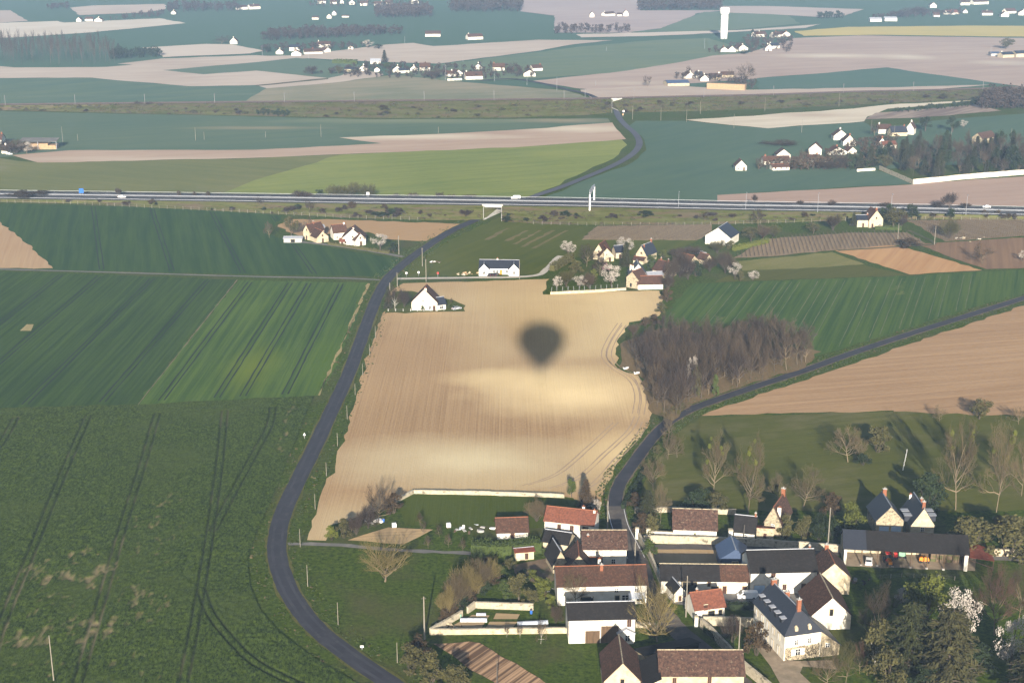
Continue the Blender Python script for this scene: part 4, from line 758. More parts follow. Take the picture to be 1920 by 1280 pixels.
cluster('the top centre row', [(594,7,612,7,11,6,5,'x'),(618,8,632,8,11,5,5,'x'),(637,7,645,7,9,5,5,'y'),(653,9,667,9,10,5,6,'y'),(674,11,691,11,11,6,5,'x'),(700,11,718,11,11,5,5,'x'),(721,10,737,10,11,6,5,'x'),(769,7,786,7,11,5,6,'y')], 'far houses along the top edge')
cluster('the hamlet by the round wood', [(584,37,598,37,10,4,3,'x'),(612,35,622,35,9,5,4,'y'),(622,29,631,29,9,5,5,'y'),(640,33,655,33,9,3,2,'x')], 'houses left of the round wood')
cluster('the pair of long farms', [(795,69,828,69,10,5,5,'x'),(876,75,908,74,10,5,5,'x')], 'long farms above the tan field')
cluster('the farm by the flat wood', [(1105,33,1115,33,9,6,6,'y'),(1134,31,1155,30,10,5,4,'x'),(1157,31,1167,31,9,4,3,'x'),(1168,31,1179,31,9,7,6,'y')], 'farm left of the far wood')
cluster('the water tower hamlet', [(1350,98,1366,98,8,4,4.5,'y'),(1364,98,1381,98,8,4,6,'y'),(1381,97,1404,96,9,5,6,'y'),(1415,70,1439,69,9,5,4.4,'x'),(1452,71,1466,70,9,5,5,'x'),(1465,70,1483,69,9,5,5,'y'),(1434,96,1448,96,9,5,5,'y'),(1446,92,1463,91,9,5,4,'x','slate')], 'houses under the water tower')
cluster('the pale far farm pair', [(1630,41,1655,41,11,5,3,'x','pale'),(1657,40,1684,40,11,5,3.4,'x','pale')], 'pale farm near the top right')
cluster('the top right hamlet', [(1743,15,1757,15,10,6,6,'y'),(1750,32,1763,32,9,4,5,'x'),(1776,28,1800,27,10,4,5,'x','red'),(1805,25,1815,25,8,4,4,'y'),(1800,10,1820,10,10,6,5,'x'),(1824,9,1856,8,11,6,5,'x'),(1840,29,1863,29,9,5,5,'x'),(1876,32,1893,32,9,5,6,'y'),(1886,26,1907,25,9,5,6,'x'),(1908,29,1930,29,9,6,6,'y')], 'houses of the top right hamlet')
cluster('the farm by the lone oak', [(1857,106,1876,106,10,4.6,2,'x','blue','concrete'),(1879,109,1903,108,9,5,3.6,'x','slate','cream'),(1903,108,1940,107,9,6,4,'x','slate','cream')], 'farm beside the lone oak')
cluster('the farm behind the straw', [(1249,162,1296,161,14,3.8,3,'x','blue','cream'),(1285,148,1304,147,8,4,5,'y','brown'),(1303,146,1318,146,8,4,4,'x','slate'),(1312,153,1330,153,8,4,5,'y','brown'),(1330,150,1352,150,8,4,4.6,'x','brown','cream'),(1352,146,1378,146,8,4,4,'x','brown','cream')], 'farm behind the straw stack')
cluster('the farm at the left edge', [(-14,271,3,271,8,4,4,'x','brown'),(3,288,14,288,7,3,3,'x','brown')], 'farm at the left edge')
# --- walls, sheds of straw, tower, gantry
def wall(label, pts, h, th=.45, mat='wallstone', coping=None):
    w = [G(*p) for p in pts]; e = empty('garden_wall', w[0], 0, label, 'wall'); mb = MB(); cb = MB(); rr = random.Random(label)
    for i in range(len(w)-1):
        a, b = w[i], w[i+1]; n = Vector((-(b-a).y, (b-a).x, 0)).normalized()*th; k = max(1, int((b-a).length/3)); hs = [h+rr.uniform(-.09,.09) for _ in range(k+1)]
        for j in range(k):
            p, q = a.lerp(b, j/k)-w[0], a.lerp(b, (j+1)/k)-w[0]
            mb.prism([p+Vector((0,0,-.3)), q+Vector((0,0,-.3)), q+Vector((0,0,hs[j+1])), p+Vector((0,0,hs[j]))], n)
            cb.prism([p-n*.15+Vector((0,0,hs[j]+.002)), q-n*.15+Vector((0,0,hs[j+1]+.002)), q+n*1.15+Vector((0,0,hs[j+1]+.002)), p+n*1.15+Vector((0,0,hs[j]+.002))], (0,0,.12))
    mb.build('masonry', mat, e); cb.build('coping', coping or 'wallstone', e); return e
wall('pale stone wall between the garden lawn and the ploughed field', [(742,944),(776,926),(920,929),(1058,934)], 1.15)
wall('white rendered front wall of the walled kitchen garden', [(808,1190),(1064,1187)], 1.3, mat='cream')
wall('slanting left wall of the walled kitchen garden', [(808,1190),(868,1155)], 1.5)
wall('broken back wall of the walled kitchen garden', [(878,1150),(892,1140),(1000,1144)], 1.6)
wall('long stained wall along the lane below the white barn', [(1206,1018),(1300,1020),(1360,1022),(1440,1026),(1576,1036)], 2.1, mat='wallstone')
wall('short bright wall between the gate and the white walled barn', [(1212,1007),(1262,1010)], 1.8, mat='white')
wall('pale wall to the right of the open barn', [(1858,1043),(1950,1045)], 2.0, mat='cream')
wall('curving stone wall down the right of the village street', [(1312,1176),(1332,1192),(1366,1228),(1388,1254),(1445,1300)], 2.2)
wall('stone wall with a brown gate left of the manor', [(1318,1172),(1432,1176)], 2.2)
wall('low wall between the orchard hamlet and the ploughed field', [(1032,552),(1100,549),(1174,544)], 1.0, mat='cream')
wall('white wall of the wooded park above the motorway', [(1712,346),(1800,337),(1950,325)], 3.0, mat='white')
wall('grey side wall of the wooded park', [(1648,318),(1712,346)], 2.4)
wall('dark street wall on the right of the upper village street', [(1196,1012),(1215,1045),(1236,1092)], 1.9)
wall('low white wall in front of the hamlet beyond the railway', [(839,152),(866,151)], 2.0, mat='white')
wall('low stone wall under the bare street tree', [(1192,1176),(1230,1178)], 1.2)
wall('low wall behind the white walled barn', [(1190,962),(1260,960),(1380,965)], 1.4)
wall('short white wall in front of the upper right village', [(1607,322),(1641,320)], 1.6, mat='white')
def gatepost(label, px, py, h, w=.8):
    e = empty('gate_pillar', G(px, py), 0, label, 'pillar'); MB().box(-w/2,w/2,-w/2,w/2,-.2,h).build('shaft', 'white', e); MB().box(-w/2-.1,w/2+.1,-w/2-.1,w/2+.1,h,h+.2).prism([(-w/2,-w/2,h+.2),(w/2,-w/2,h+.2),(w/2,w/2,h+.2),(-w/2,w/2,h+.2)],(0,0,.15)).build('cap', 'wallstone', e)
gatepost('left white gate pillar beside the village street', 1194, 1010, 3.0); gatepost('right white gate pillar beside the village street', 1215, 1011, 2.9, 1.0)
gatepost('tall white pillar beside the small slate roofed house', 1369, 1012, 2.8, 1.1); gatepost('white pillar at the cottage garden gate', 1305, 1174, 2.4)
def straw(label, x1, y1, x2, y2, d, h, roof):
    a, b = G(x1, y1), G(x2, y2); t = b-a; A = t.length; rz = math.atan2(t.y, t.x); c = (a+b)/2+Vector((-math.sin(rz), math.cos(rz), 0))*d/2
    e = empty('straw_stack', c, rz, label, 'straw stack'); k = max(3, int(A/2.4)); rr = random.Random(label); nh = int(h/1.3)
    for i in range(k):
        for j in range(nh):
            if j == nh-1 and i > k-3 and roof: continue
            o = rr.uniform(-.12,.12); MB().box(-A/2+i*A/k+.03,-A/2+(i+1)*A/k-.03,-d/2+o,d/2,j*1.3,(j+1)*1.3-.03).build('bale', 'straw', e)
    if roof:
        MB().prism([(-A/2-.5,-d/2-1,h+1.2),(A/2+.8,-d/2-1,h+.6),(A/2+.8,d/2+1,h+1.4),(-A/2-.5,d/2+1,h+2.0)],(0,0,.2)).build('shed_roof', 'lane', e)
        for x in (-A/2-.3, 0, A/2+.6): MB().box(x-.15,x+.15,-d/2-.9,-d/2-.6,0,h+.8).build('post', 'galv', e)
    else: MB().box(-A/2,A/2,-d/2+.3,d/2,nh*1.3,nh*1.3+.15).build('cover_sheet', 'dirt', e)
straw('orange straw bales under a sloping shed roof at the left', 39, 281, 105, 280, 9, 4.6, True)
straw('long tan stack of straw bales beyond the railway', 1325, 167, 1396, 170, 8, 5.2, False)
def tower():
    p = G(1357, 73); e = empty('water_tower', p, 0, 'tall white water tower with wider tank rising over the fields', 'water tower')
    MB().lathe([(4.4,-.5),(4.3,10),(4.3,28.5)], 28).build('shaft', 'whiteconc', e, True)
    MB().lathe([(4.4,28.4),(5.4,30.4),(5.6,31.5),(5.6,36.2),(5.3,36.8),(1.2,37.2)], 28).build('tank', 'whiteconc', e, True)
    MB().box(-.6,.6,-4.6,-4.2,0,2.3).build('door', 'steel', e); MB().lathe([(.5,37.1),(.5,38.2)], 8).build('hatch', 'steel', e)
tower()
def gantry():
    a = G(1105.5, 391.5, 5.0); e = empty('motorway_gantry', a, 0, 'white motorway sign gantry straddling the near carriageway', 'gantry')
    h = 7.6
    for x, y, n in ((0,-.3,0),(3.6,22.2,1)): MB().box(x-.4,x+.4,y-.4,y+.4,-2.0,h).build('post', 'signwhite', e); MB().box(x-1.1,x+1.1,y-.7,y+.7,-2,-1.4).build('footing', 'concrete', e)
    mb = MB()
    for z in (h-.4, h+.8): mb.prism([(-.3,-.3,z),(.3,-.3,z),(3.9,22.2,z),(3.3,22.2,z)],(0,0,.5))
    for i in range(9): u = i/8; mb.box(3.6*u-.2,3.6*u+.2,-.3+22.5*u-.2,-.3+22.5*u+.2,h-.4,h+1.0)
    mb.build('beam', 'galv', e)
    for u in (.2, .5): MB().prism([(3.6*u-.6,22.5*u-3,h-.8),(3.6*u+.4,22.5*u+3,h-.8),(3.6*u+.4,22.5*u+3,h+2.2),(3.6*u-.6,22.5*u-3,h+2.2)],(-.2,.03,0)).build('sign_panel', 'galv', e)
gantry()
def sign(label, px, py, z, w, h, ph, mat, tri=False):
    e = empty('road_sign', G(px, py, z), 0, label, 'sign'); 
    for x in ((-w*.3, w*.3) if w > 1.2 else (0,)): MB().box(x-.06,x+.06,-.02,.1,-.2,ph+h*.9).build('post', 'galv', e)
    if tri: MB().prism([(-w/2,-.06,ph),(w/2,-.06,ph),(0,-.06,ph+h)],(0,.04,0)).build('plate', mat, e)
    else: MB().box(-w/2,w/2,-.08,-.03,ph,ph+h).build('plate', mat, e)
sign('blue motorway direction sign beyond the carriageway at the left', 153, 366, 2.0, 2.6, 2.6, 1.2, 'paint_blue')
sign('small triangular sign on the verge of the tall wheat', 571, 822, 0, .9, .9, 1.1, 'signwhite', True)
sign('pale sign right of the crossroads', 785, 518, 0, .9, .9, 1.4, 'signwhite'); sign('pale sign at the lane mouth near the crossroads', 762, 519, 0, .9, .8, 1.4, 'signwhite')
sign('red and white sign in front of the bungalow track', 821, 519, 0, .8, .8, 1.4, 'paint_red'); sign('square white roadside sign low on the near bend', 679, 1219, 0, .8, .5, .8, 'signwhite')
sign('white sign beside the railway bridge road', 1169, 214, 0, 1.4, 1.4, 1.6, 'signwhite'); sign('orange sign beside the railway bridge road', 1168, 219, 0, 1.2, 1.4, 1.0, 'straw')
sign('white board above the motorway rail', 690, 371, 4.5, 1.6, 1.6, 1.6, 'signwhite')
# ------------------------------------------------------------------ trees
def norm_tree(parts):
    "scale a list of MB to height 1 and crown width 1"
    pts = [v for p in parts for v in p.v]; zz = sorted(v[2] for v in pts); zt = zz[int(len(zz)*.995)]; rr = sorted(math.hypot(v[0], v[1]) for v in pts); r = rr[int(len(rr)*.985)]
    for p in parts: p.v = [(x/(2*r), y/(2*r), z/zt) for x, y, z in p.v]
def bare(seed, trunk=.25, limbs=7, spread=.9, up=.45, lead=.3, lv=4, kids=4, rt=.035, tw=.0035, multi=1, droop=0.0, br=0.62):
    rr = random.Random(seed); T = MB(); C = MB()
    def twig(p, d, L, w):
        e = p+d*L; s = d.cross(Vector((rr.gauss(0,1), rr.gauss(0,1), rr.gauss(0,1))))
        if s.length < 1e-6: return
        s = s.normalized()*w; C.quad(p-s, p+s, e+s*.3, e-s*.3)
    def grow(p, d, L, r, lev):
        n = 3 if lev < 2 else 2; q = p; dd = d.copy(); pts = [p]
        for i in range(n):
            dd = (dd+Vector((rr.gauss(0,.16), rr.gauss(0,.16), rr.gauss(0,.12)+(.03 if lev else .05)-droop*.1*lev))).normalized()
            e = q+dd*(L/n); r0 = r*(1-.55*i/n); r1 = r*(1-.55*(i+1)/n)
            if lev < 2: T.tube(q, e, r0, r1, 5 if lev == 0 else 4)
            elif lev < lv-1: C.tube(q, e, max(r0, tw*1.6), max(r1, tw), 3)
            else: twig(q, dd, L/n, tw)
            q = e; pts.append(e)
        if lev >= lv: return
        k = kids+rr.randint(-1, 1) if lev else limbs
        for j in range(k):
            f = (.35 if lev else trunk/(trunk+lead+.001))+(.65 if lev else lead/(trunk+lead+.001))*(j+rr.random())/k; f = min(f, .999); i = min(int(f*n), n-1); b = pts[i].lerp(pts[i+1], f*n-i)
            az = rr.uniform(0, 2*math.pi) if lev else 2*math.pi*(j*.382)+rr.uniform(-.4,.4)
            side = Vector((math.cos(az), math.sin(az), 0)); nd_ = (side*spread*rr.uniform(.7,1.2)+Vector((0,0,up*rr.uniform(.7,1.3)*(.45+1.1*j/k))) if not lev else side*spread*rr.uniform(.5,.9)+Vector((0,0,up*rr.uniform(-.3,.7)))+dd*.75).normalized()
            grow(b, nd_, L*br*rr.uniform(.75,1.15) if lev else .55*rr.uniform(.75,1.15)*(1.1-.5*f*(lead > .4)), r*(.55 if lev else .5), lev+1)
        if lev: grow(q, dd, L*br*.8, r*.45, lev+1)
    for m in range(multi):
        a = 2*math.pi*m/multi+rr.random(); o = Vector((math.cos(a), math.sin(a), 0))*(.04 if multi > 1 else 0)
        grow(o+Vector((0,0,-.02)), (Vector((0,0,1))+o*rr.uniform(4,9)).normalized(), trunk+lead, rt, 0)
    norm_tree([T, C]); return T, C
def leafball(rr, C, c, rad, n, s, flat=.3):
    for _ in range(n):
        d = Vector((rr.gauss(0,1), rr.gauss(0,1), rr.gauss(0,1))).normalized(); p = c+Vector((d.x*rad.x, d.y*rad.y, d.z*rad.z))*(rr.random()**.4)
        nn = (d+Vector((rr.gauss(0,.7), rr.gauss(0,.7), rr.gauss(0,.7)))).normalized(); a = nn.orthogonal().normalized(); a.rotate(Matrix.Rotation(rr.uniform(0,6.28), 3, nn)); b = nn.cross(a); k = s*rr.uniform(.6,1.3)
        C.quad(p-a*k-b*k*.5, p+a*k*.7-b*k*.6, p+a*k+b*k*.6, p-a*k*.6+b*k*.8)
def leafy(seed, lobes=16, n=110, s=.022, base=.22, trunk=True, shape='round'):
    rr = random.Random(seed); T = MB(); C = MB()
    if trunk:
        T.tube((0,0,-.03),(rr.uniform(-.02,.02),rr.uniform(-.02,.02),base+.25),.032,.018,6)
    for i in range(lobes):
        u = rr.random()**.6; az = rr.uniform(0,6.28); z = base+(1-base)*(.12+.8*(i+.5)/lobes)
        f = (z-base)/(1-base); R_ = {'round': .40*math.sin(math.pi*min(max(.12+f*.86,0),1))**.6, 'bush': .42*(1-f**2.2)**.5, 'col': .34*(1-f**3)**.5}[shape]
        c = Vector((math.cos(az)*R_*u, math.sin(az)*R_*u, z)); r_ = rr.uniform(.11,.19)
        leafball(rr, C, c, Vector((r_,r_,r_*.85)), n, s)
        if trunk and i % 2 == 0: T.tube((0,0,base*.8), c, .013, .004, 4)
    if not trunk:
        for i in range(6): a = 1.05*i; T.tube((.04*math.cos(a),.04*math.sin(a),-.02),(.2*math.cos(a),.2*math.sin(a),.55),.014,.004,4)
    norm_tree([T, C]); return T, C
def conifer(seed, layered=False, n=2400, s=.022, width=1.0):
    rr = random.Random(seed); T = MB(); C = MB(); T.tube((0,0,-.03),(0,0,.97),.022,.004,6)
    k = 26 if not layered else 15
    for i in range(k):
        z = .08+.9*i/k; R_ = .46*(1-z*.96)**(.8 if not layered else .55)
        nb = 9 if not layered else 7
        for j in range(nb):
            az = 6.28*(j/nb)+i*.7+rr.uniform(-.25,.25); L = R_*rr.uniform(.7,1.15); dz = -.10*L/.4 if not layered else rr.uniform(-.03,.03)
            e = Vector((math.cos(az)*L, math.sin(az)*L, z+dz)); b = Vector((0,0,z)); T.tube(b, e, .006, .002, 3)
            m = int(n/(k*nb))
            for q in range(m):
                f = .25+.75*rr.random(); p = b.lerp(e, f)+Vector((rr.gauss(0,.022), rr.gauss(0,.022), rr.gauss(0,.008)-.006)); a = Vector((math.cos(az+rr.gauss(0,.6)), math.sin(az+rr.gauss(0,.6)), rr.gauss(-.2,.3))).normalized(); w = a.cross(Vector((rr.gauss(0,.4),rr.gauss(0,.4),1))).normalized(); kk = s*rr.uniform(.6,1.4)
                C.quad(p-a*kk-w*kk*.35, p-a*kk+w*kk*.35, p+a*kk*1.3+w*kk*.2, p+a*kk*1.3-w*kk*.2)
    norm_tree([T, C]); return T, C
TPL = {}
def tpl(kind, var):
    key = (kind, var)
    if key not in TPL:
        s = hash(kind) % 1000 if False else sum(map(ord, kind))*13+var*101
        if kind == 'bare': t = bare(s, .26, 11, 1.0, .55, .34, 5, 4, .028, .0019)
        elif kind == 'tall': t = bare(s, .36, 12, .85, .55, .42, 4, 5, .018, .0024)
        elif kind == 'poplar': t = bare(s, .25, 16, .35, .9, .70, 3, 6, .014, .002, br=.5)
        elif kind == 'fan': t = bare(s, .12, 12, 1.1, .6, .14, 5, 4, .040, .0011)
        elif kind == 'scrub': t = bare(s, .06, 5, .6, .8, .25, 4, 5, .012, .0028, multi=7)
        elif kind == 'round': t = leafy(s, 18, 120, .020, .24)
        elif kind == 'bush': t = leafy(s, 18, 110, .026, .02, False, 'bush')
        elif kind == 'col': t = leafy(s, 20, 110, .022, .03, False, 'col')
        elif kind == 'blossom': t = leafy(s, 20, 90, .015, .20)
        elif kind == 'cone': t = conifer(s, False, 3600, .026)
        elif kind == 'cedar': t = conifer(s, True, 5200, .026)
        T, C = t; TPL[key] = (T.mesh('trunk_'+kind, None), C.mesh('crown_'+kind, None))
        for m in TPL[key]: m.materials.append(None)
    return TPL[key]
NAMES = {'bare':'bare_tree','tall':'bare_tree','poplar':'poplar_tree','fan':'bare_tree','scrub':'scrub_bush','round':'leafy_tree','bush':'bush','col':'clipped_shrub','blossom':'blossom_tree','cone':'conifer_tree','cedar':'cedar_tree'}
CATS = {'scrub':'bush','bush':'bush','col':'shrub'}
NV = {'bare':4,'tall':4,'poplar':3,'fan':2,'scrub':3,'round':3,'bush':3,'col':2,'blossom':2,'cone':2,'cedar':2}
cnt = [0]
def tree(kind, px, py, wpx, hpx, label, crown=None, bark=None, group=None, z=0.0, rz=None, var=None, loc=None, wm=None, hm=None):
    cnt[0] += 1; v = (cnt[0] % NV[kind]) if var is None else var; Tm, Cm = tpl(kind, v)
    if loc is None:
        loc = G(px, py, z); S, V = SV(px, py); wm = wpx/S; hm = hpx/V
    e = empty(NAMES[kind], loc, R.uniform(0, 6.28) if rz is None else rz, label, CATS.get(kind, 'tree'), group); e.scale = (wm, wm, hm)
    crown = crown or {'bare':'twig_tan','tall':'twig_grey','poplar':'twig_grey','fan':'twig_tan','scrub':'twig_mauve','round':'leaf_green','bush':'leaf_green','col':'leaf_dark','blossom':'blossom','cone':'needle','cedar':'cedar'}[kind]
    bark = bark or ('bark' if kind in ('bare','fan') else 'bark_grey')
    for nm, me, mt in (('trunk', Tm, bark), ('crown', Cm, crown)):
        o = link(bpy.data.objects.new(nm, me), e); o.material_slots[0].link = 'OBJECT'; o.material_slots[0].material = M(mt)
    return e
def mistletoe(e, spots):
    for x, y, z, r in spots:
        C = MB(); leafball(random.Random(x*7+z), C, Vector((x,y,z)), Vector((r,r,r*.7)), 160, .010); C.build('mistletoe_clump', 'leaf_lime', e)
# --- park and gardens in the foreground
PK = [('bare',1225,920,58,68,'rounded bare tree left of the park lawn beside the road'),('bare',1270,858,40,48,'small bare tree on the park lawn nearest the road bend'),('bare',1252,862,34,52,'thin bare tree behind the rounded roadside tree'),('bare',1253,822,34,46,'bare tree leaning over the side road below the copse'),
 ('bare',1337,928,66,112,'tall bare tree with mistletoe left of the park centre'),('bare',1402,962,76,142,'tallest bare tree with mistletoe behind the white walled barn'),('bare',1590,867,82,68,'spreading pale bare tree in the middle of the park lawn'),('bare',1612,868,40,42,'low bare tree beside the round green park bush'),
 ('bare',1459,945,44,58,'slender bare tree left of the pale garden tree'),('bare',1506,950,78,74,'pale branching bare tree above the clipped shrubs'),('bare',1792,956,90,162,'tall bare tree with mistletoe above the open barn'),('bare',1868,960,88,160,'tall bare tree with mistletoe near the right edge'),('bare',1915,930,60,120,'bare tree cut by the right edge of the park'),
 ('bare',1762,790,36,28,'small bare tree at the plough edge, left one'),('bare',1910,796,40,34,'small bare tree at the plough edge, right one'),('bare',1238,980,40,76,'pollarded bare tree behind the gate pillars')]
for k in PK:
    e = tree(*k, group='bare trees of the park')
    if 'mistletoe' in k[5]: mistletoe(e, [(.12,-.1,.78,.06),(-.2,.05,.68,.05),(.25,.1,.58,.06),(.05,-.2,.88,.04),(-.1,.2,.8,.05)])
tree('round',1836,786,46,34,'small green budding tree at the plough edge','leaf_olive'); tree('bush',1646,848,52,46,'round green bush on the park lawn','leaf_olive'); tree('bush',1617,872,34,22,'dark low bush under the spreading park tree','leaf_dark')
tree('bush',1738,958,72,68,'broad dark yew behind the slate roofed house','leaf_dark'); tree('cone',1098,952,34,52,'brown conifer at the corner of the garden lawn','leaf_brown'); tree('round',1072,932,22,34,'small green tree by the garden wall end','leaf_green'); tree('blossom',1118,962,20,26,'small white blossom shrub by the street bend')
tree('cone',1213,988,56,66,'dark pine behind the gate pillars','needle'); tree('bush',1202,1004,34,40,'brown leafed bush beside the street wall','leaf_brown'); tree('bush',1192,950,40,26,'brown hedge shrub along the road above the village','leaf_brown'); tree('bush',1222,1008,34,42,'olive bush at the left gate pillar','leaf_olive')
tree('bush',1305,955,70,38,'dark mixed shrub behind the mottled barn, left','leaf_dark'); tree('bush',1345,956,52,32,'dark mixed shrub behind the mottled barn, right','leaf_olive'); tree('bush',1232,850,18,16,'small round bush on the roadside bank','leaf_olive')
for i, (x, y, w, h, c) in enumerate([(1474,1010,32,42,'leaf_olive'),(1507,1012,34,44,'leaf_olive'),(1536,1012,36,46,'leaf_dark'),(1562,1014,34,40,'leaf_dark')]): tree('col',x,y,w,h,'clipped evergreen shrub behind the lane wall, %s of four' % nth(i,4),c,group='clipped shrubs behind the lane wall')
tree('bush',1594,998,60,52,'pale green rounded bush left of the open barn','leaf_lime'); tree('bush',1560,968,46,40,'brown tinted bush behind the clipped shrubs','leaf_brown')
tree('bush',1812,1036,104,64,'left of two big rounded laurel bushes behind the open barn','leaf_olive'); tree('bush',1890,1042,112,68,'right of two big rounded laurel bushes behind the open barn','leaf_olive'); tree('scrub',1876,998,34,34,'pale leafless shrub behind the laurel bushes','twig_tan')
tree('bush',1218,1045,30,34,'green shrub at the corner of the gravel court','leaf_green')
tree('bare',1640,1212,90,112,'bare garden tree right of the white gabled barn','twig_grey'); tree('round',1732,1184,88,98,'bright green garden tree among the cedars','leaf_lime'); tree('blossom',1796,1205,74,92,'white blossoming tree right of the bright green tree'); tree('bare',1864,1190,100,112,'reddish bare tree at the right of the garden','twig_red'); tree('blossom',1893,1262,62,92,'white blossoming tree at the right edge')
tree('cedar',1702,1262,104,116,'dark cedar in the garden, left of two','needle'); tree('cedar',1774,1294,124,132,'olive cedar in the garden, right of two','cedar'); tree('cone',1930,1312,110,118,'dark conifer in the bottom right corner','needle'); tree('bare',1908,1170,70,100,'dull bare tree behind the right edge blossom','twig_grey')
tree('round',1640,1262,66,92,'yellow green willow in front of the manor','leaf_olive','bark_white'); tree('bare',1612,1262,30,58,'thin reddish bare tree beside the yellow green willow','twig_red'); tree('bare',1585,1285,64,78,'tangled bare garden tree below the manor','leaf_olive'); tree('bare',1550,1290,70,64,'bare shrubby tree in front of the manor drive','twig_tan'); tree('round',1662,1310,80,80,'yellowing bush at the bottom edge beside the cedars','leaf_olive'); tree('bush',1735,1300,70,44,'dark undergrowth bush between the cedars','leaf_dark'); tree('bush',1830,1250,80,40,'dark undergrowth bush right of the cedars','leaf_dark')
tree('bush',1690,1130,24,26,'white flowering shrub behind the bright green tree','blossom')
tree('fan',1232,1202,104,112,'bare spreading street tree at the village crossroads','twig_gold'); tree('bush',1418,1228,50,58,'copper leafed round bush beside the manor drive','leaf_brown'); tree('scrub',1374,1205,46,46,'leafless mauve shrub behind the cottage wall','twig_mauve')
tree('bare',1078,1140,58,66,'thin yellow barked tree before the archway','twig_tan')
tree('fan',722,1090,110,76,'big golden bare tree alone in the near meadow','twig_gold'); tree('bare',709,982,64,68,'bare tree at the corner of the vegetable garden','twig_grey')
for i, (x, y, w, h, c, k) in enumerate([(622,1012,26,26,'leaf_lime','bush'),(645,1008,36,36,'leaf_olive','bush'),(668,1002,40,38,'twig_mauve','scrub'),(690,990,40,40,'twig_mauve','scrub'),(738,962,40,36,'leaf_brown','bush')]): tree(k,x,y,w,h,'hedge bush at the plough corner, %s of five' % nth(i,5),c,group='hedge bushes at the plough corner')
for i, (x, y, w, h) in enumerate([(838,1158,34,56),(853,1146,46,66),(875,1128,54,66),(897,1112,54,58),(918,1095,44,44),(862,1135,44,50)]): tree('scrub',x,y,w*1.15,h,'tall leafless shrub of the meadow hedgerow, %s' % nth(i,6),('twig_gold','twig_tan')[i % 2],'bark',group='leafless shrubs of the meadow hedgerow')
for i, (x, y, w, h, c) in enumerate([(772,1262,56,48,'leaf_olive'),(810,1278,60,50,'leaf_olive'),(850,1296,64,46,'leaf_olive'),(782,1230,50,34,'leaf_brown')]): tree('bush',x,y,w,h,'olive bush on the near road bank, %s of four' % nth(i,4),c,group='olive bushes on the near road bank')
for i, (x, y) in enumerate([(660,1004),(793,1002),(803,1028),(824,1006),(841,1026),(868,1034),(788,985)]): tree('bare',x,y,18,26,'spindly young fruit tree in the kitchen plot, %s' % nth(i,7),'twig_grey',group='young fruit trees in the kitchen plot')
tree('round',973,1128,50,52,'yellow green shrub beside the bare yard','leaf_olive'); tree('bush',1016,1122,44,38,'round green shrub beside the farmhouse gable','leaf_lime'); tree('bush',977,1092,36,24,'dark shrub in the back garden','leaf_dark'); tree('scrub',1006,978,46,40,'leafless bush left of the red roofed house','twig_tan'); tree('bush',1022,1042,20,14,'small bush by the grey outbuilding','leaf_green')
for i, (x, y, h) in enumerate([(1014,1206,42),(975,1196,26),(950,1194,22)]): tree('bare',x,y,h*.6,h,'bare sapling in front of the kitchen garden wall, %s' % nth(2-i,3),'twig_grey','bark_white',group='saplings at the kitchen garden wall')
tree('scrub',1042,1168,30,30,'leafless shrub inside the kitchen garden','twig_grey'); tree('scrub',912,1058,20,14,'tiny leafless shrub by the farm track','twig_tan')
def hedge(label, pts, h, w, mat, name='hedge', z=0.0, dens=14, s=.16):
    w3 = [G(*p) for p in pts]; rr = random.Random(label); C = MB(); o = w3[0]
    for i in range(len(w3)-1):
        a, b = w3[i], w3[i+1]; L = (b-a).length; t = (b-a).normalized(); n = Vector((-t.y, t.x, 0))
        k = max(1, int(L/1.2)); core = [(a.lerp(b, j/k)-o) for j in range(k+1)]
        for j in range(k): hh = h*rr.uniform(.78,.95); C.prism([core[j]-n*w*.38, core[j]+n*w*.38, core[j]+n*w*.3+Vector((0,0,hh)), core[j]-n*w*.3+Vector((0,0,hh))], core[j+1]-core[j])
        for _ in range(int(L*(h*2+w)*dens*.5)):
            u = rr.random(); q = rr.uniform(-1,1); side = rr.random()
            p = a.lerp(b, u)-o+(n*(w/2)*q+Vector((0,0,h*rr.uniform(.9,1.1))) if side < w/(2*h+w) else n*(w/2)*rr.choice((-1,1))*rr.uniform(.85,1.15)+Vector((0,0,h*rr.random())))
            leafball(rr, C, p, Vector((.05,.05,.05)), 1, s)
    e = C.build(name, mat); e.location = o; return tag(e, label, 'hedge')
hedge('thick green hedge in front of the brown roofed shed', [(884,1038),(960,1040),(1012,1032)], 3.4, 4.2, 'leaf_green', dens=16)
hedge('clipped dark hedge below the white van', [(1362,1140),(1420,1140)], 1.4, 2.4, 'leaf_dark'); hedge('low hedge in front of the roadside farm', [(616,459),(650,464),(730,476)], 1.4, 1.6, 'leaf_olive', dens=6, s=.25)
hedge('yellow green hedge right of the big white barn', [(1375,470),(1420,460),(1440,455)], 2.2, 2.5, 'leaf_lime', dens=6, s=.25); hedge('green hedge round the orchard hamlet', [(1035,508),(1060,494),(1072,486)], 3.0, 3.5, 'leaf_olive', dens=6, s=.25)
hedge('green hedge in front of the cream motorway house', [(1640,430),(1690,431)], 1.8, 2.0, 'leaf_green', dens=6, s=.25); hedge('dark hedge on the roadside above the village', [(1168,955),(1190,918),(1212,880)], 1.6, 1.4, 'leaf_dark', dens=8)
hedge('clipped hedge behind the hamlet beyond the railway', [(624,119),(670,120)], 4, 5, 'leaf_green', dens=2, s=.6); hedge('ragged hedge along the street garden wall', [(1322,1182),(1360,1212),(1385,1240),(1430,1280)], 1.4, 1.6, 'leaf_dark', dens=10)
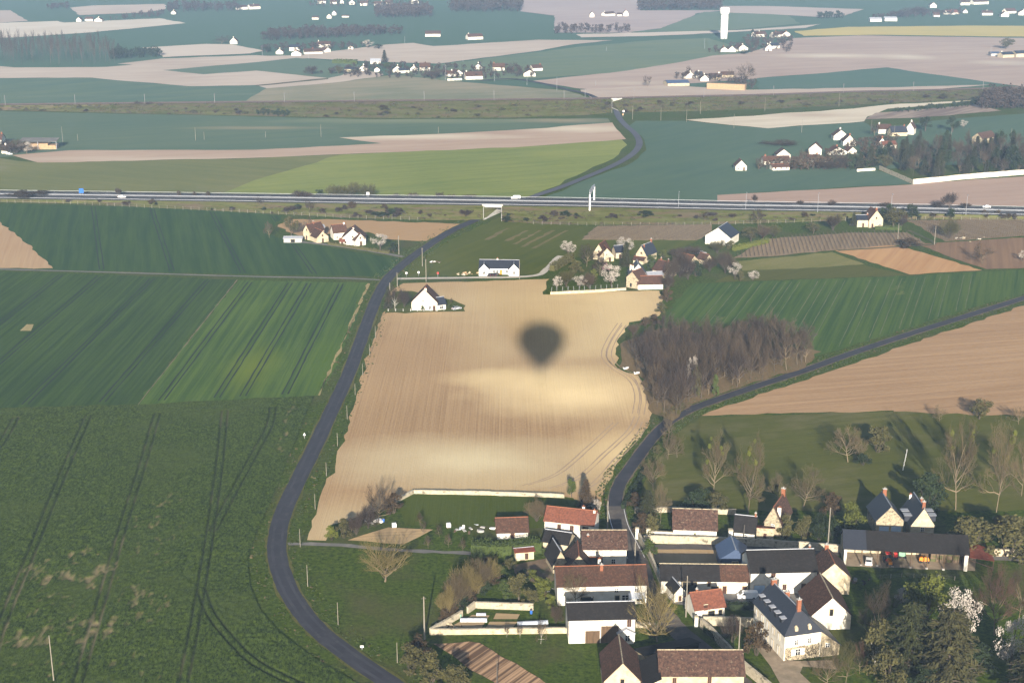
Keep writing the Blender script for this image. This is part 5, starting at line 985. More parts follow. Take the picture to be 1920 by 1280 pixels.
# --- copse: trees nothing tells apart
def scatter(poly, n, seed, dmin):
    rr = random.Random(seed); w = [G(*p) for p in poly]; xs = [p.x for p in w]; ys = [p.y for p in w]; pp = [(p.x, p.y) for p in w]; out = []; tries = 0
    while len(out) < n and tries < n*60:
        tries += 1; x = rr.uniform(min(xs), max(xs)); y = rr.uniform(min(ys), max(ys))
        if inside(pp, np.array([x]), np.array([y]))[0] and all((x-a)**2+(y-b)**2 > dmin*dmin for a, b in out): out.append((x, y))
    return out
COP = [(1185,686),(1215,664),(1300,652),(1420,652),(1512,676),(1490,690),(1420,714),(1330,746),(1268,782),(1232,772),(1212,728),(1195,702)]
for i, (x, y) in enumerate(scatter(COP, 110, 11, 3.0)): tree(('tall','bare')[i % 2],0,0,0,0,('grey leafless tree of the copse beside the side road','broad crowned leafless tree of the copse beside the side road')[i % 2],R.choice(('twig_grey','twig_grey','twig_mauve')),R.choice(('bark','bark_grey')),('leafless trees of the copse','broad crowned trees of the copse')[i % 2],loc=(x,y,0),wm=R.uniform(7,10.5),hm=R.uniform(11,16.5))
for x, y in scatter([(1205,690),(1240,672),(1400,660),(1490,676),(1400,700),(1300,735),(1255,755)], 40, 12, 2.5): tree('scrub',0,0,0,0,'leafless undergrowth shrub inside the copse','twig_mauve',None,'undergrowth shrubs of the copse',loc=(x,y,0),wm=R.uniform(3,4.5),hm=R.uniform(2.5,5))
tree('bare',1510,680,34,56,'last tall bare tree at the right end of the copse','twig_grey'); tree('blossom',1296,735,24,66,'white blossoming tree rising inside the copse'); tree('bush',1305,745,24,60,'ivy green tree at the front of the copse','leaf_olive'); tree('bush',1340,742,16,40,'ivy covered stump at the front of the copse','leaf_green')
for i, (x, y, w, h, c) in enumerate([(1228,608,26,18,'leaf_brown'),(1240,586,24,20,'leaf_olive'),(1250,566,24,26,'leaf_brown'),(1252,546,30,34,'twig_grey'),(1258,530,34,44,'twig_grey'),(1275,520,40,52,'twig_grey'),(1290,524,36,40,'twig_mauve'),(1305,518,30,30,'leaf_dark'),(1188,630,26,24,'twig_grey'),(1210,612,24,18,'leaf_brown')]): tree('scrub' if 'twig' in c else 'bush',x,y,w,h,'bush of the hedgerow climbing from the copse to the hamlet, %s' % nth(i,10,'bottom'),c,group='hedgerow between copse and hamlet')
# --- middle distance
MID = [('bare',505,446,24,30,'small bare tree left of the roadside farm','twig_grey'),('round',546,442,30,36,'round budding tree left of the roadside farm','leaf_olive'),('bare',577,440,26,34,'dark bare tree behind the roadside farm','twig_grey'),('blossom',713,468,36,30,'white blossom tree right of the large gabled farmhouse',None),('bush',738,474,20,20,'dark evergreen bush near the lane mouth','leaf_dark'),
 ('bare',741,582,34,48,'white trunked birch left of the lone white house','twig_grey','bark_white'),('cone',728,578,22,40,'dark conifer left of the lone white house'),('scrub',758,576,26,34,'mauve leafless shrub left of the lone white house'),('bush',793,583,9,10,'clipped box bush against the lone white house','leaf_green'),('bush',850,579,20,10,'low shrub right of the lone white house','leaf_green'),('bush',816,580,9,9,'small shrub at the annex of the lone white house','leaf_olive'),
 ('blossom',1065,478,32,26,'white blossom tree at the end of the gravel lane',None),('bare',1100,500,46,44,'big mauve bare tree behind the hamlet hedge','twig_mauve'),('bush',1078,512,34,24,'olive bush in the orchard garden','leaf_olive'),('blossom',1146,537,42,42,'large white blossom tree in front of the orchard hamlet',None),('blossom',1172,472,40,26,'white blossom tree behind the hamlet conifer',None),('cone',1173,500,26,46,'dark conifer in the middle of the orchard hamlet'),('bare',1124,516,44,40,'dark bare tree left of the large blossom tree','twig_mauve'),
 ('blossom',1087,540,28,24,'pale blossom shrub at the orchard fence, right one',None),('scrub',1062,538,36,34,'grey green shrub at the orchard fence','leaf_olive'),('blossom',1044,542,24,24,'pale blossom shrub at the orchard fence, left one',None),('scrub',1104,540,34,28,'leafless shrub beside the orchard fence','twig_grey'),('bush',1113,520,14,16,'golden conifer shrub in the orchard garden','leaf_lime'),('bush',1135,507,18,14,'plum red shrub in the orchard garden','blossom_pink'),
 ('bush',1245,484,24,16,'bright green clipped bush beside the tall slate roofed house','leaf_lime'),('bush',1222,498,24,20,'green shrub below the tall slate roofed house','leaf_green'),('bush',1222,508,20,14,'lower green shrub below the tall slate roofed house','leaf_green'),('scrub',1295,478,60,14,'dark leafless thicket behind the hamlet meadow','twig_mauve'),('scrub',1270,482,44,14,'leafless thicket left of the big white barn','twig_mauve'),
 ('scrub',1360,512,46,40,'dark leafless shrub right of the cream gabled house','twig_grey'),('scrub',1330,510,34,30,'dark leafless shrub below the smallest hut','twig_grey'),('blossom',1378,524,28,32,'white blossom tree left of the two meadow blossoms',None),('blossom',1412,526,26,18,'low white blossom tree at the meadow corner',None),('bush',1388,527,14,20,'olive bush between the two meadow blossoms','leaf_olive'),('scrub',1345,474,40,24,'leafless bush in front of the big white barn','leaf_olive'),('bush',1368,466,24,14,'green bush at the corner of the big white barn','leaf_olive'),
 ('round',1408,452,34,26,'olive tree right of the big white barn','leaf_olive'),('scrub',1430,448,36,26,'leafless tree right of the big white barn','twig_grey'),('scrub',1450,444,30,22,'leafless shrub at the left of the vineyard','leaf_olive'),('round',1525,438,30,20,'yellowish tree left of the cream motorway house','leaf_olive'),('scrub',1562,432,36,30,'leafless shrub left of the cream motorway house','twig_grey'),('cone',1600,424,16,24,'dark fir beside the cream motorway house'),('round',1675,424,44,32,'olive tree right of the cream motorway house','leaf_olive'),('scrub',1690,424,30,24,'leafless shrub right of the cream motorway house','twig_mauve'),
 ('bush',1700,462,50,14,'dark bramble bush at the vineyard corner','leaf_brown'),('scrub',1780,448,40,36,'leafless tree in the right hand vineyard','leaf_olive'),('bare',1842,494,50,36,'brown bare tree in the fallow field','leaf_brown'),('blossom',1917,490,16,20,'white blossom shrub in the fallow field',None),('bare',846,570,8,12,'tiny sapling on the ploughed field beside the yard','twig_grey')]
for k in MID: tree(*k)
for i, (x, y, w, h, c, k) in enumerate([(655,372,62,28,'leaf_olive','scrub'),(625,372,40,24,'leaf_olive','scrub'),(690,372,44,26,'leaf_olive','scrub'),(600,372,22,16,'leaf_dark','bush')]): tree(k,x,y,w,h,'pale green willow behind the motorway, %s of four' % nth((1,2,3,0).index(i) if False else [2,1,3,0][i],4),c,group='willows behind the motorway')
MB_ = [(560,372,34,14),(575,372,26,12),(740,374,30,10),(775,374,28,12),(825,375,24,14),(880,377,60,9),(845,376,40,10),(40,366,60,6),(75,364,40,5),(220,365,10,12),(225,365,8,10),(335,367,10,9),(365,367,8,8),(390,367,10,8),(1000,378,40,6),(1415,381,14,16),(1500,386,16,10),(1560,388,20,12),(1780,389,34,26),(1758,390,24,10),(1810,391,26,10),(1660,390,30,10)]
for x, y, w, h in MB_: tree('scrub' if h > 9 else 'bush',x,y,w,h,'dark scrub bush on the far shoulder of the motorway','twig_mauve' if h > 9 else 'leaf_brown',None,'scrub on the far shoulder of the motorway',z=2.5)
rs = random.Random(21)
for i in range(80):                                                   # scrub on the near slope
    k = rs.randrange(3, len(MWT)-2)
    if k == 8: k = 6
    u = rs.random(); v = rs.random()**.8*.85; a, b = MWT[k], MWT[k+1]; p = a[4].lerp(b[4], u).lerp(a[0].lerp(b[0], u), v*.8); dk = rs.random()
    hm = rs.uniform(1.0,3.2); cm_ = rs.choice(('twig_mauve','leaf_brown','leaf_dark','twig_mauve'))
    if p.x < -120: hm *= .7
    tree('scrub' if dk < .55 else 'bush',0,0,0,0,{'twig_mauve':'leafless mauve bramble on the near slope of the motorway bank','leaf_brown':'brown leafed bramble on the near slope of the motorway bank','leaf_dark':'dark green bramble on the near slope of the motorway bank'}[cm_],cm_,None,cm_.replace('_',' ')+' brambles on the motorway bank',loc=p,wm=hm*rs.uniform(1.4,3.0),hm=hm)
for i, (x, y, h, c) in enumerate([(1422,424,34,'twig_grey'),(1322,418,22,'twig_grey'),(1664,412,28,'leaf_dark'),(1710,412,28,'leaf_dark'),(1782,412,20,'leaf_dark'),(1846,408,14,'leaf_brown'),(1870,408,14,'leaf_brown'),(490,392,22,'twig_mauve'),(580,400,24,'twig_mauve'),(660,400,22,'leaf_brown')]): tree('bare' if 'twig' in c else 'round',x,y,h*1.0,h,'scrubby tree on the motorway bank, %s' % nth([5,3,6,7,8,9,10,0,1,2][i],10).replace('rightmost','rightmost'),'%s' % c,None,'scrubby trees on the motorway bank')
for i in range(70):                                                  # scrub on the railway bank
    k = rs.randrange(1, len(RLT)-2)
    if k == 8: k = 5
    u = rs.random(); v = rs.random()*.7; cm_ = rs.choice(('leaf_brown','leaf_olive','twig_mauve')); a, b = RLT[k], RLT[k+1]; p = a[4].lerp(b[4], u).lerp(a[0].lerp(b[0], u), v); hm = rs.uniform(.8,2.4)
    tree('bush',0,0,0,0,{'leaf_brown':'brown scrub bush on the railway bank','leaf_dark':'dark green scrub bush on the railway bank','leaf_olive':'olive scrub bush on the railway bank','twig_mauve':'mauve leafless scrub bush on the railway bank'}[cm_],cm_,None,cm_.replace('_',' ')+' bushes on the railway bank',loc=p,wm=hm*rs.uniform(2.2,4.5),hm=hm)
for x, y, w, h in [(260,204,20,14),(280,205,18,14),(300,206,14,12),(350,205,16,10)]: tree('scrub',x,y,w,h,'leafless thicket on the railway line at the left','twig_mauve',None,'leafless thickets on the railway line')
def bank_scrub(label, T, n, seed, h0, h1, mat, skip, vmax=.95):
    rr = random.Random(seed); C = MB()
    for _ in range(n):
        k = rr.randrange(1, len(T)-2)
        if k == skip: continue
        u = rr.random(); p = T[k][4].lerp(T[k+1][4], u).lerp(T[k][0].lerp(T[k+1][0], u), rr.random()*vmax); h = rr.uniform(h0, h1)*(.45 if T[k][0].z < 2.6 else 1)
        leafball(rr, C, p+Vector((0,0,h*.35)), Vector((h*rr.uniform(1.0,2.4), h*1.1, h*.5)), 22, h*.20)
    tag(C.build('bank_scrub', mat), label, 'scrub', None, 'stuff')
bank_scrub('tangled olive scrub covering the railway bank', RLT, 620, 101, .7, 1.9, 'leaf_olive', 8); bank_scrub('tangled brown scrub covering the railway bank', RLT, 520, 102, .7, 1.9, 'twig_mauve', 8); bank_scrub('dark green ivy and scrub on the railway bank', RLT, 240, 103, .7, 1.8, 'leaf_green', 8)
bank_scrub('low brown brambles covering the motorway bank', MWT, 260, 104, .5, 1.3, 'twig_mauve', 8, .7); bank_scrub('low green scrub covering the motorway bank', MWT, 260, 105, .4, 1.0, 'leaf_green', 8, .8)
for i, (x, y, w, h, c) in enumerate([(834,1164,26,22,'leaf_brown'),(848,1156,30,24,'leaf_brown'),(866,1142,34,26,'leaf_dark'),(884,1128,34,24,'leaf_brown'),(905,1112,34,24,'leaf_dark'),(925,1096,30,20,'leaf_brown')]): tree('bush',x,y,w,h,'dark undergrowth bush at the foot of the meadow hedgerow, %s' % nth(i,6),c,group='undergrowth of the meadow hedgerow')
for i, (x, y, w, h, c) in enumerate([(948,1120,40,30,'leaf_green'),(995,1132,34,26,'leaf_olive'),(1032,1140,26,24,'leaf_lime'),(940,1082,36,22,'leaf_green'),(1000,1090,30,22,'leaf_lime'),(955,1066,30,18,'leaf_olive')]): tree('bush',x,y,w,h,'rounded garden shrub left of the arched farmhouse, %s' % nth([1,3,5,0,4,2][i],6),c,group='garden shrubs left of the arched farmhouse')
# --- woods farther off
WR = [(1660,306),(1700,292),(1800,286),(1940,282),(1940,324),(1800,334),(1715,340)]
for i, (x, y) in enumerate(scatter(WR, 85, 31, 4.5)):
    k = ('cone','tall','cone','tall','bare','round')[i % 6]; tree(k,0,0,0,0,{'cone':'dark conifer in the walled wood above the motorway','tall':'grey leafless tree in the walled wood above the motorway','bare':'wide leafless tree in the walled wood above the motorway','round':'dull green tree in the walled wood above the motorway'}[k],{'cone':'needle','tall':'twig_grey','bare':'twig_mauve','round':'leaf_dark'}[k],None,{'cone':'conifers of the walled wood','tall':'leafless trees of the walled wood','bare':'wide leafless trees of the walled wood','round':'dull green trees of the walled wood'}[k],loc=(x,y,0),wm=R.uniform(5,9),hm=R.uniform(9,17))
for k in [('cone',1632,312,24,36,'dark fir between the village houses, right one'),('cone',1612,318,20,30,'dark fir between the village houses, left one'),('scrub',1578,316,40,22,'leafless bushes below the village gables','twig_grey'),('round',1660,318,34,26,'olive tree left of the walled wood','leaf_olive'),('bare',1422,318,20,24,'bare tree at the left of the village','twig_grey'),('bare',1500,312,24,32,'bare tree left of the tall village gable','twig_grey'),('round',1735,246,28,26,'round dark tree right of the village, left one','leaf_dark'),('round',1786,248,26,28,'round dark tree right of the village, right one','leaf_dark'),('blossom',1806,240,16,14,'white blossom tree right of the village'),('bare',1640,256,26,26,'bare tree beside the topmost village house','twig_grey'),('cone',1725,262,10,18,'small fir in the village field'),('scrub',1545,318,50,16,'leafless garden scrub in front of the village','twig_grey'),('bush',1490,318,26,14,'dull shrub beside the long village roof','leaf_brown'),
 ('scrub',1466,272,80,7,'low hedge left of the village gables','leaf_brown'),('cone',721,117,14,22,'tall dark fir behind the hamlet beyond the railway'),('round',1886,92,28,18,'lone round oak beside the right edge farm','leaf_olive'),('cone',222,92,9,10,'small fir at the end of the poplar wood'),('bare',1398,158,44,38,'large grey tree right of the far farm','twig_grey'),('bare',1372,152,24,22,'smaller grey tree behind the far farm','twig_grey'),('bare',1292,144,16,20,'bare tree left of the far farm','twig_mauve'),('bare',1214,162,22,20,'bare tree beyond the railway, alone in the tan field','twig_mauve'),
 ('round',635,138,22,12,'olive bush left of the beyond railway hamlet','leaf_olive'),('scrub',815,148,36,18,'leafless garden scrub of the beyond railway hamlet','twig_mauve'),('round',665,139,26,10,'dark garden bush in the beyond railway hamlet','leaf_dark'),('round',726,130,18,12,'green garden tree of the beyond railway hamlet','leaf_green'),('bare',962,136,30,20,'bare garden tree at the right of the beyond railway hamlet','twig_mauve'),('scrub',585,140,30,16,'leafless shrub left of the beyond railway hamlet','twig_mauve'),('blossom',690,90,22,14,'pale blossom in the left middle hamlet'),('round',500,98,22,10,'dark bush at the left middle hamlet','leaf_dark'),('round',710,92,20,9,'dark bush beside the pale blossom','leaf_dark'),
 ('bare',415,82,44,14,'bare trees clump left of the single gabled house','twig_mauve'),('round',1412,68,10,12,'dark fir near the water tower','leaf_dark'),('bare',1415,94,26,22,'bare tree under the water tower','twig_mauve'),('round',1395,102,20,8,'dark bush under the water tower','leaf_dark'),('round',1470,82,18,8,'dark bush right of the tower hamlet','leaf_dark'),('scrub',1690,32,60,12,'leafless scrub of the top right hamlet','twig_mauve'),('scrub',1720,28,50,14,'second leafless scrub of the top right hamlet','twig_mauve'),
 ('scrub',30,288,60,22,'dark garden trees at the left edge farm','twig_grey'),('blossom',50,288,28,20,'white blossom tree beside the straw shed'),('scrub',12,282,40,18,'leafless scrub at the left edge farm','twig_mauve')]: tree(*k)
for i, (x, y) in enumerate(scatter([(-40,124),(60,122),(180,123),(225,122),(190,104),(60,100),(-40,100)], 90, 41, 9)): tree('poplar',0,0,0,0,'leafless poplar of the far left plantation','twig_mauve',None,'poplars of the far left plantation',loc=(x,y,0),wm=R.uniform(6,9),hm=R.uniform(22,30))
WOOD_N = 0
def wood(label, poly, n, seed, h, mat, dmin=8):
    "a far wood that reads as one mass: crowns and stems joined"
    rr = random.Random(seed); C = MB()
    for x, y in scatter(poly, n, seed, dmin):
        hh = h*rr.uniform(.75,1.15); r = hh*rr.uniform(.28,.42); C.tube((x,y,0),(x,y,hh*.5),.3,.2,3)
        for _ in range(4): leafball(rr, C, Vector((x+rr.gauss(0,r*.5), y+rr.gauss(0,r*.5), hh*rr.uniform(.45,.85))), Vector((r*.7,r*.7,hh*.22)), 26, r*.17)
        leafball(rr, C, Vector((x,y,hh*.3)), Vector((r,r,hh*.3)), 26, r*.15)
    o = C.build('far_wood', mat); return tag(o, label, 'wood', None, 'stuff')
wood('leafless far wood at the top left', [(310,24),(450,22),(450,12),(310,12)], 60, 51, 11, 'twig_mauve', 10)
wood('hedge wood along the far left farm', [(200,40),(300,32),(310,24),(272,27)], 30, 52, 7, 'twig_mauve', 6)
wood('long leafless wood behind the left middle hamlet', [(490,78),(700,68),(760,64),(700,60),(500,66)], 110, 53, 11, 'twig_mauve', 7)
wood('round dark wood at the top centre', [(697,34),(815,33),(800,22),(720,22)], 70, 54, 15, 'twig_mauve', 9)
wood('dark wood right of the top centre', [(838,24),(978,22),(975,10),(860,10)], 80, 55, 17, 'twig_mauve', 10)
wood('flat dark wood left of the water tower', [(1198,21),(1352,19),(1350,10),(1200,10)], 110, 56, 14, 'twig_mauve', 9)
wood('straggling trees below the top tan field', [(1042,64),(1180,62),(1180,57),(1042,54)], 40, 57, 9, 'twig_mauve', 8)
wood('dark rounded thicket in the top right field', [(1533,36),(1582,35),(1578,31),(1536,31)], 26, 58, 8, 'leaf_dark', 6)
wood('garden trees of the top right hamlet', [(1625,38),(1800,30),(1800,22),(1640,34)], 46, 59, 8, 'twig_mauve', 8)
wood('bare wood at the right end of the railway', [(1836,206),(1940,204),(1940,186),(1850,186)], 90, 60, 12, 'twig_mauve', 4)
wood('garden trees of the left middle hamlet', [(486,98),(640,96),(700,90),(660,84),(490,90)], 46, 61, 7, 'twig_mauve', 6)
wood('green hedge wood at the end of the poplar plantation', [(205,112),(300,107),(298,99),(215,100)], 50, 62, 8, 'leaf_dark', 4)
wood('dark scrub at the top left', [(88,20),(130,18),(130,12),(90,13)], 18, 63, 8, 'twig_mauve', 7)
wood('hedge scrub along the vineyard rows', [(1655,211),(1720,206),(1830,194),(1880,206),(1830,199),(1720,210)], 40, 64, 4, 'leaf_dark', 2)
wood('scrub in front of the railway by the tan field', [(480,217),(540,219),(545,214),(480,212)], 40, 65, 4, 'leaf_dark', 3)
wood('garden trees of the upper right village', [(1420,318),(1520,320),(1640,314),(1640,300),(1500,304),(1430,314)], 100, 66, 5, 'twig_grey', 3)
wood('garden trees of the far farm', [(1255,148),(1300,146),(1420,162),(1410,168),(1340,152)], 24, 67, 7, 'twig_mauve', 4)
wood('garden trees of the hamlet beyond the railway', [(585,142),(680,146),(840,152),(1000,146),(1000,126),(860,126),(700,124),(640,130)], 150, 68, 6, 'twig_mauve', 5)
wood('garden trees of the water tower hamlet', [(1330,102),(1480,98),(1490,72),(1400,66),(1395,84),(1330,94)], 90, 69, 6, 'twig_mauve', 6)
wood('garden trees along the top centre row', [(580,14),(790,14),(790,4),(580,3)], 80, 70, 6, 'twig_mauve', 8)
wood('trees between the gables of the upper right village', [(1500,300),(1560,285),(1640,262),(1690,262),(1650,290),(1560,312)], 60, 74, 5.5, 'twig_grey', 4)
wood('dark garden evergreens of the upper right village', [(1540,312),(1620,300),(1650,285),(1690,300),(1600,320)], 40, 75, 6, 'leaf_dark', 4)
# --- vines in rows
def vines(label, poly, ang, step, hgt, seed, gap=1.0):
    rr = random.Random(seed); w = [G(*p) for p in poly]; pp = [(p.x, p.y) for p in w]; dx, dy = math.sin(ang), math.cos(ang); c = sum(w, Vector())/len(w); C = MB(); ext = max((p-c).length for p in w)
    k = int(ext/step); pts = []
    for i in range(-k, k+1):
        q = -ext
        while q < ext: pts.append((c.x+i*step*dy+q*dx+rr.gauss(0,.06), c.y-i*step*dx+q*dy)); q += gap*rr.uniform(.8,1.2)
    P = np.array(pts); ok = inside(pp, P[:,0], P[:,1])
    for x, y in P[ok]:
        h = hgt*rr.uniform(.7,1.1); C.tube((x,y,0),(x+rr.gauss(0,.08),y+rr.gauss(0,.08),h),.07,.04,3)
        for s in (-1,1): C.tube((x,y,h*.6),(x+dx*s*.5+rr.gauss(0,.1),y+dy*s*.5,h*rr.uniform(.8,1.2)),.035,.02,3)
    tag(C.build('vineyard', 'vine'), label, 'vineyard', None, 'stuff')
vines('leafless vines in rows below the motorway underpass', [(1090,450),(1120,424),(1335,421),(1330,440),(1305,451)], .5, 2.0, 1.4, 71)
vines('leafless vines in rows left of the orange field', [(1375,484),(1440,448),(1580,437),(1700,436),(1735,456),(1570,469),(1440,481)], .12, 2.0, 1.3, 72)
vines('leafless vines in slanting rows at the right edge', [(1700,413),(1940,411),(1940,441),(1772,453)], -.75, 2.6, 1.3, 73)
# ------------------------------------------------------------------ poles
def pole(px, yt, yb, label, group, mat='pole', r=.13, arm=None, lamp=False, z=0.0, name='utility_pole'):
    p = G(px, yb, z); _, V = SV(px, yb); h = (yb-yt)/V; e = empty(name, p, 0, label, 'pole' if not lamp else 'lamp post', group)
    MB().tube((0,0,-.3),(0,0,h),r*1.25,r*.8,7,True).build('shaft', mat, e)
    if arm: MB().box(-arm/2,arm/2,-.06,.06,h-.55,h-.42).build('crossarm', 'darkpole', e)
    if lamp: MB().box(-.1,.1,-1.6,.1,h,h+.12).build('arm', mat, e); MB().box(-.18,.18,-2.1,-1.4,h-.02,h+.14).build('lamp_head', 'galv', e)
    return e
PL = [(563,992,1025),(591,926,954),(612,867,892),(633,812,836),(651,760,785),(666,719,740),(680,681,703),(693,646,667),(704,611,634)]
for i, (x, a, b) in enumerate(PL): pole(x,a,b,'slim telephone pole on the verge along the ploughed field, %s' % nth(i,len(PL),'bottom').replace('bottommost','nearest').replace('from the bottom','nearest'),'telephone poles along the ploughed field',r=.08)
PM = [(577,1060,1099),(634,1131,1171),(745,1206,1242)]
for i, (x, a, b) in enumerate(PM): pole(x,a,b,'telephone pole at the near meadow edge, %s' % nth(i,3),'telephone poles of the near meadow',r=.08)
pole(796,1122,1198,'tall pale power pole beside the kitchen garden corner',None,arm=1.2,r=.17); pole(932,1241,1284,'dark pole standing in the ploughed strip',None,'darkpole',.1); pole(101,1200,1278,'pale pole in the tall wheat at the bottom left',None,r=.12)
for x, a, b, l in [(748,442,477,'pale power pole at the lane mouth of the roadside farm'),(792,465,499,'pale power pole right of the road above the crossroads'),(799,486,528,'tall pale power pole at the crossroads'),(745,511,537,'pale power pole left of the crossroads'),(731,530,545,'short pale pole behind the birch')]: pole(x,a,b,l,None,arm=1.0 if b-a > 20 else None,r=.16)
for x, a, b, l in [(1139,940,995,'slim pole at the corner of the red roofed house'),(1190,1016,1064,'wooden pole in the middle of the upper street'),(1286,1083,1156,'tall wooden pole left of the small cottage'),(1552,955,1027,'tall pale pole beside the lane wall'),(1384,1163,1242,'white lamp pole behind the curving street wall'),(1394,985,1014,'thin dark pole before the small slate roofed house')]: pole(x,a,b,l,None,'darkpole' if 'dark' in l else 'pole',.15)
for i, (x, a, b) in enumerate([(1272,360,392),(1398,362,395),(1533,363,397),(1671,365,392),(1811,368,402)]): pole(x,a,b,'tall grey lamp post of the motorway, %s' % nth(i,5),'motorway lamp posts','galv',.10,lamp=True,z=3.5,name='lamp_post')
FP = [(118,240,268),(146,252,264),(367,240,264),(383,248,262),(498,247,258),(602,234,257),(822,238,250),(1186,199,224),(1239,202,226),(1287,207,229),(1313,190,214),(1376,215,241),(1434,184,208),(1503,225,249),(1573,175,200),(1633,226,252),(1676,236,261),(1783,239,262),(1895,242,264),(1044,145,170),(1117,151,161),(1097,168,184),(988,146,160),(492,88,104),(579,97,111),(759,69,83),(835,122,151),(868,105,116),(780,127,142),(927,139,152),(1321,72,92),(1137,88,96),(1857,88,106),(204,78,92)]
FP.sort()
for i, (x, a, b) in enumerate(FP): pole(x,a,b,'slim pale power pole standing far off among the open fields','far power poles','pole' if b > 190 else 'galv',.11)
for px, py, l in [(1752,426,'white capped pole at the vineyard lane'),(1683,420,'wooden pole right of the cream motorway house')]: pole(px,py,py+33,l,None,'pole',.16)
pole(974,489,523,'slim pole right of the white bungalow',None,'pole',.13); pole(1131,466,492,'dark pole beside the cream gabled hamlet house',None,'darkpole',.12)
for px in range(10, 1900, 131):                                       # catenary masts every sixty metres
    k = next(i for i in range(len(RL)-1) if RL[i][0] <= px <= RL[i+1][0]); u = (px-RL[k][0])/(RL[k+1][0]-RL[k][0]); p = RLT[k][0].lerp(RLT[k+1][0], u)+rpn*1.0
    e = empty('catenary_mast', p, 0, 'slim steel catenary mast beside the railway track', 'mast', 'catenary masts of the railway'); MB().box(-.16,.16,-.12,.12,-.5,8).build('shaft', 'steel', e); MB().box(-.05,.05,0,3.4,6.6,6.75).build('bracket', 'steel', e)
for d in (2.6, 8.0):
    ln = [p+rpn*d+Vector((0,0,6.2)) for p in rln]; mb = MB()
    for i in range(len(ln)-1): mb.tube(ln[i], ln[i+1], .02, .02, 3)
    tag(mb.build('overhead_wire', 'steel'), 'thin overhead wire above the %s railway track' % ('near' if d < 5 else 'far'), 'wire')
# ------------------------------------------------------------------ fences
def fence(label, pts, step, h, mat='galv', r=.05, z=.0, mesh=True):
    w = [Vector(p) for p in pts]; e = empty('post_and_wire_fence', w[0], 0, label, 'fence'); pm = MB().box(-r,r,-r,r,-.2,h).mesh('post', mat); wb = MB(); rr = random.Random(label); prev = None
    for i in range(len(w)-1):
        a, b = w[i], w[i+1]; k = max(1, int((b-a).length/step))
        for j in range(k):
            p = a.lerp(b, j/k)-w[0]; o = link(bpy.data.objects.new('post', pm), e); o.location = p; o.rotation_euler = (rr.gauss(0,.03), rr.gauss(0,.03), 0)
            if prev is not None:
                for zz in (.35, .8, h-.1): wb.prism([prev+Vector((0,0,zz)), p+Vector((0,0,zz)), p+Vector((0,0,zz+.02)), prev+Vector((0,0,zz+.02))], (0,.02,0))
            prev = p
    wb.build('wire', 'steel', e)
fence('long white post fence at the foot of the motorway bank, left of the underpass', [t[4]+Vector((0,-1.5,.2)) for t in MWT[:8]], 4.4, 1.9, 'postwood', .055)
fence('long white post fence at the foot of the motorway bank, right of the underpass', [t[4]+Vector((0,-1.5,.2)) for t in MWT[10:]], 4.4, 1.9, 'postwood', .055)
fence('short white post fence round the lone white house', [G(728,584), G(770,584), G(845,583)], 2.6, 1.2, 'signwhite', .06)
fence('wire mesh fence on the orchard garden wall', [G(1034,551)+Vector((0,.6,.6)), G(1168,545)+Vector((0,.6,.6))], 2.4, 2.2, 'galv', .06)
fence('white rail fence across the park lawn', [G(1693,882), G(1700,850), G(1705,838)], 3.2, 1.4, 'signwhite', .07)
fence('wooden paddock fence behind the bright green tree', [G(1650,1085), G(1690,1082), G(1760,1085), G(1820,1090)], 2.6, 1.2, 'pole', .06)
fence('short wooden fence at the hedge end of the farm track', [G(928,1045), G(946,1044)], 1.4, 1.0, 'wood', .06)
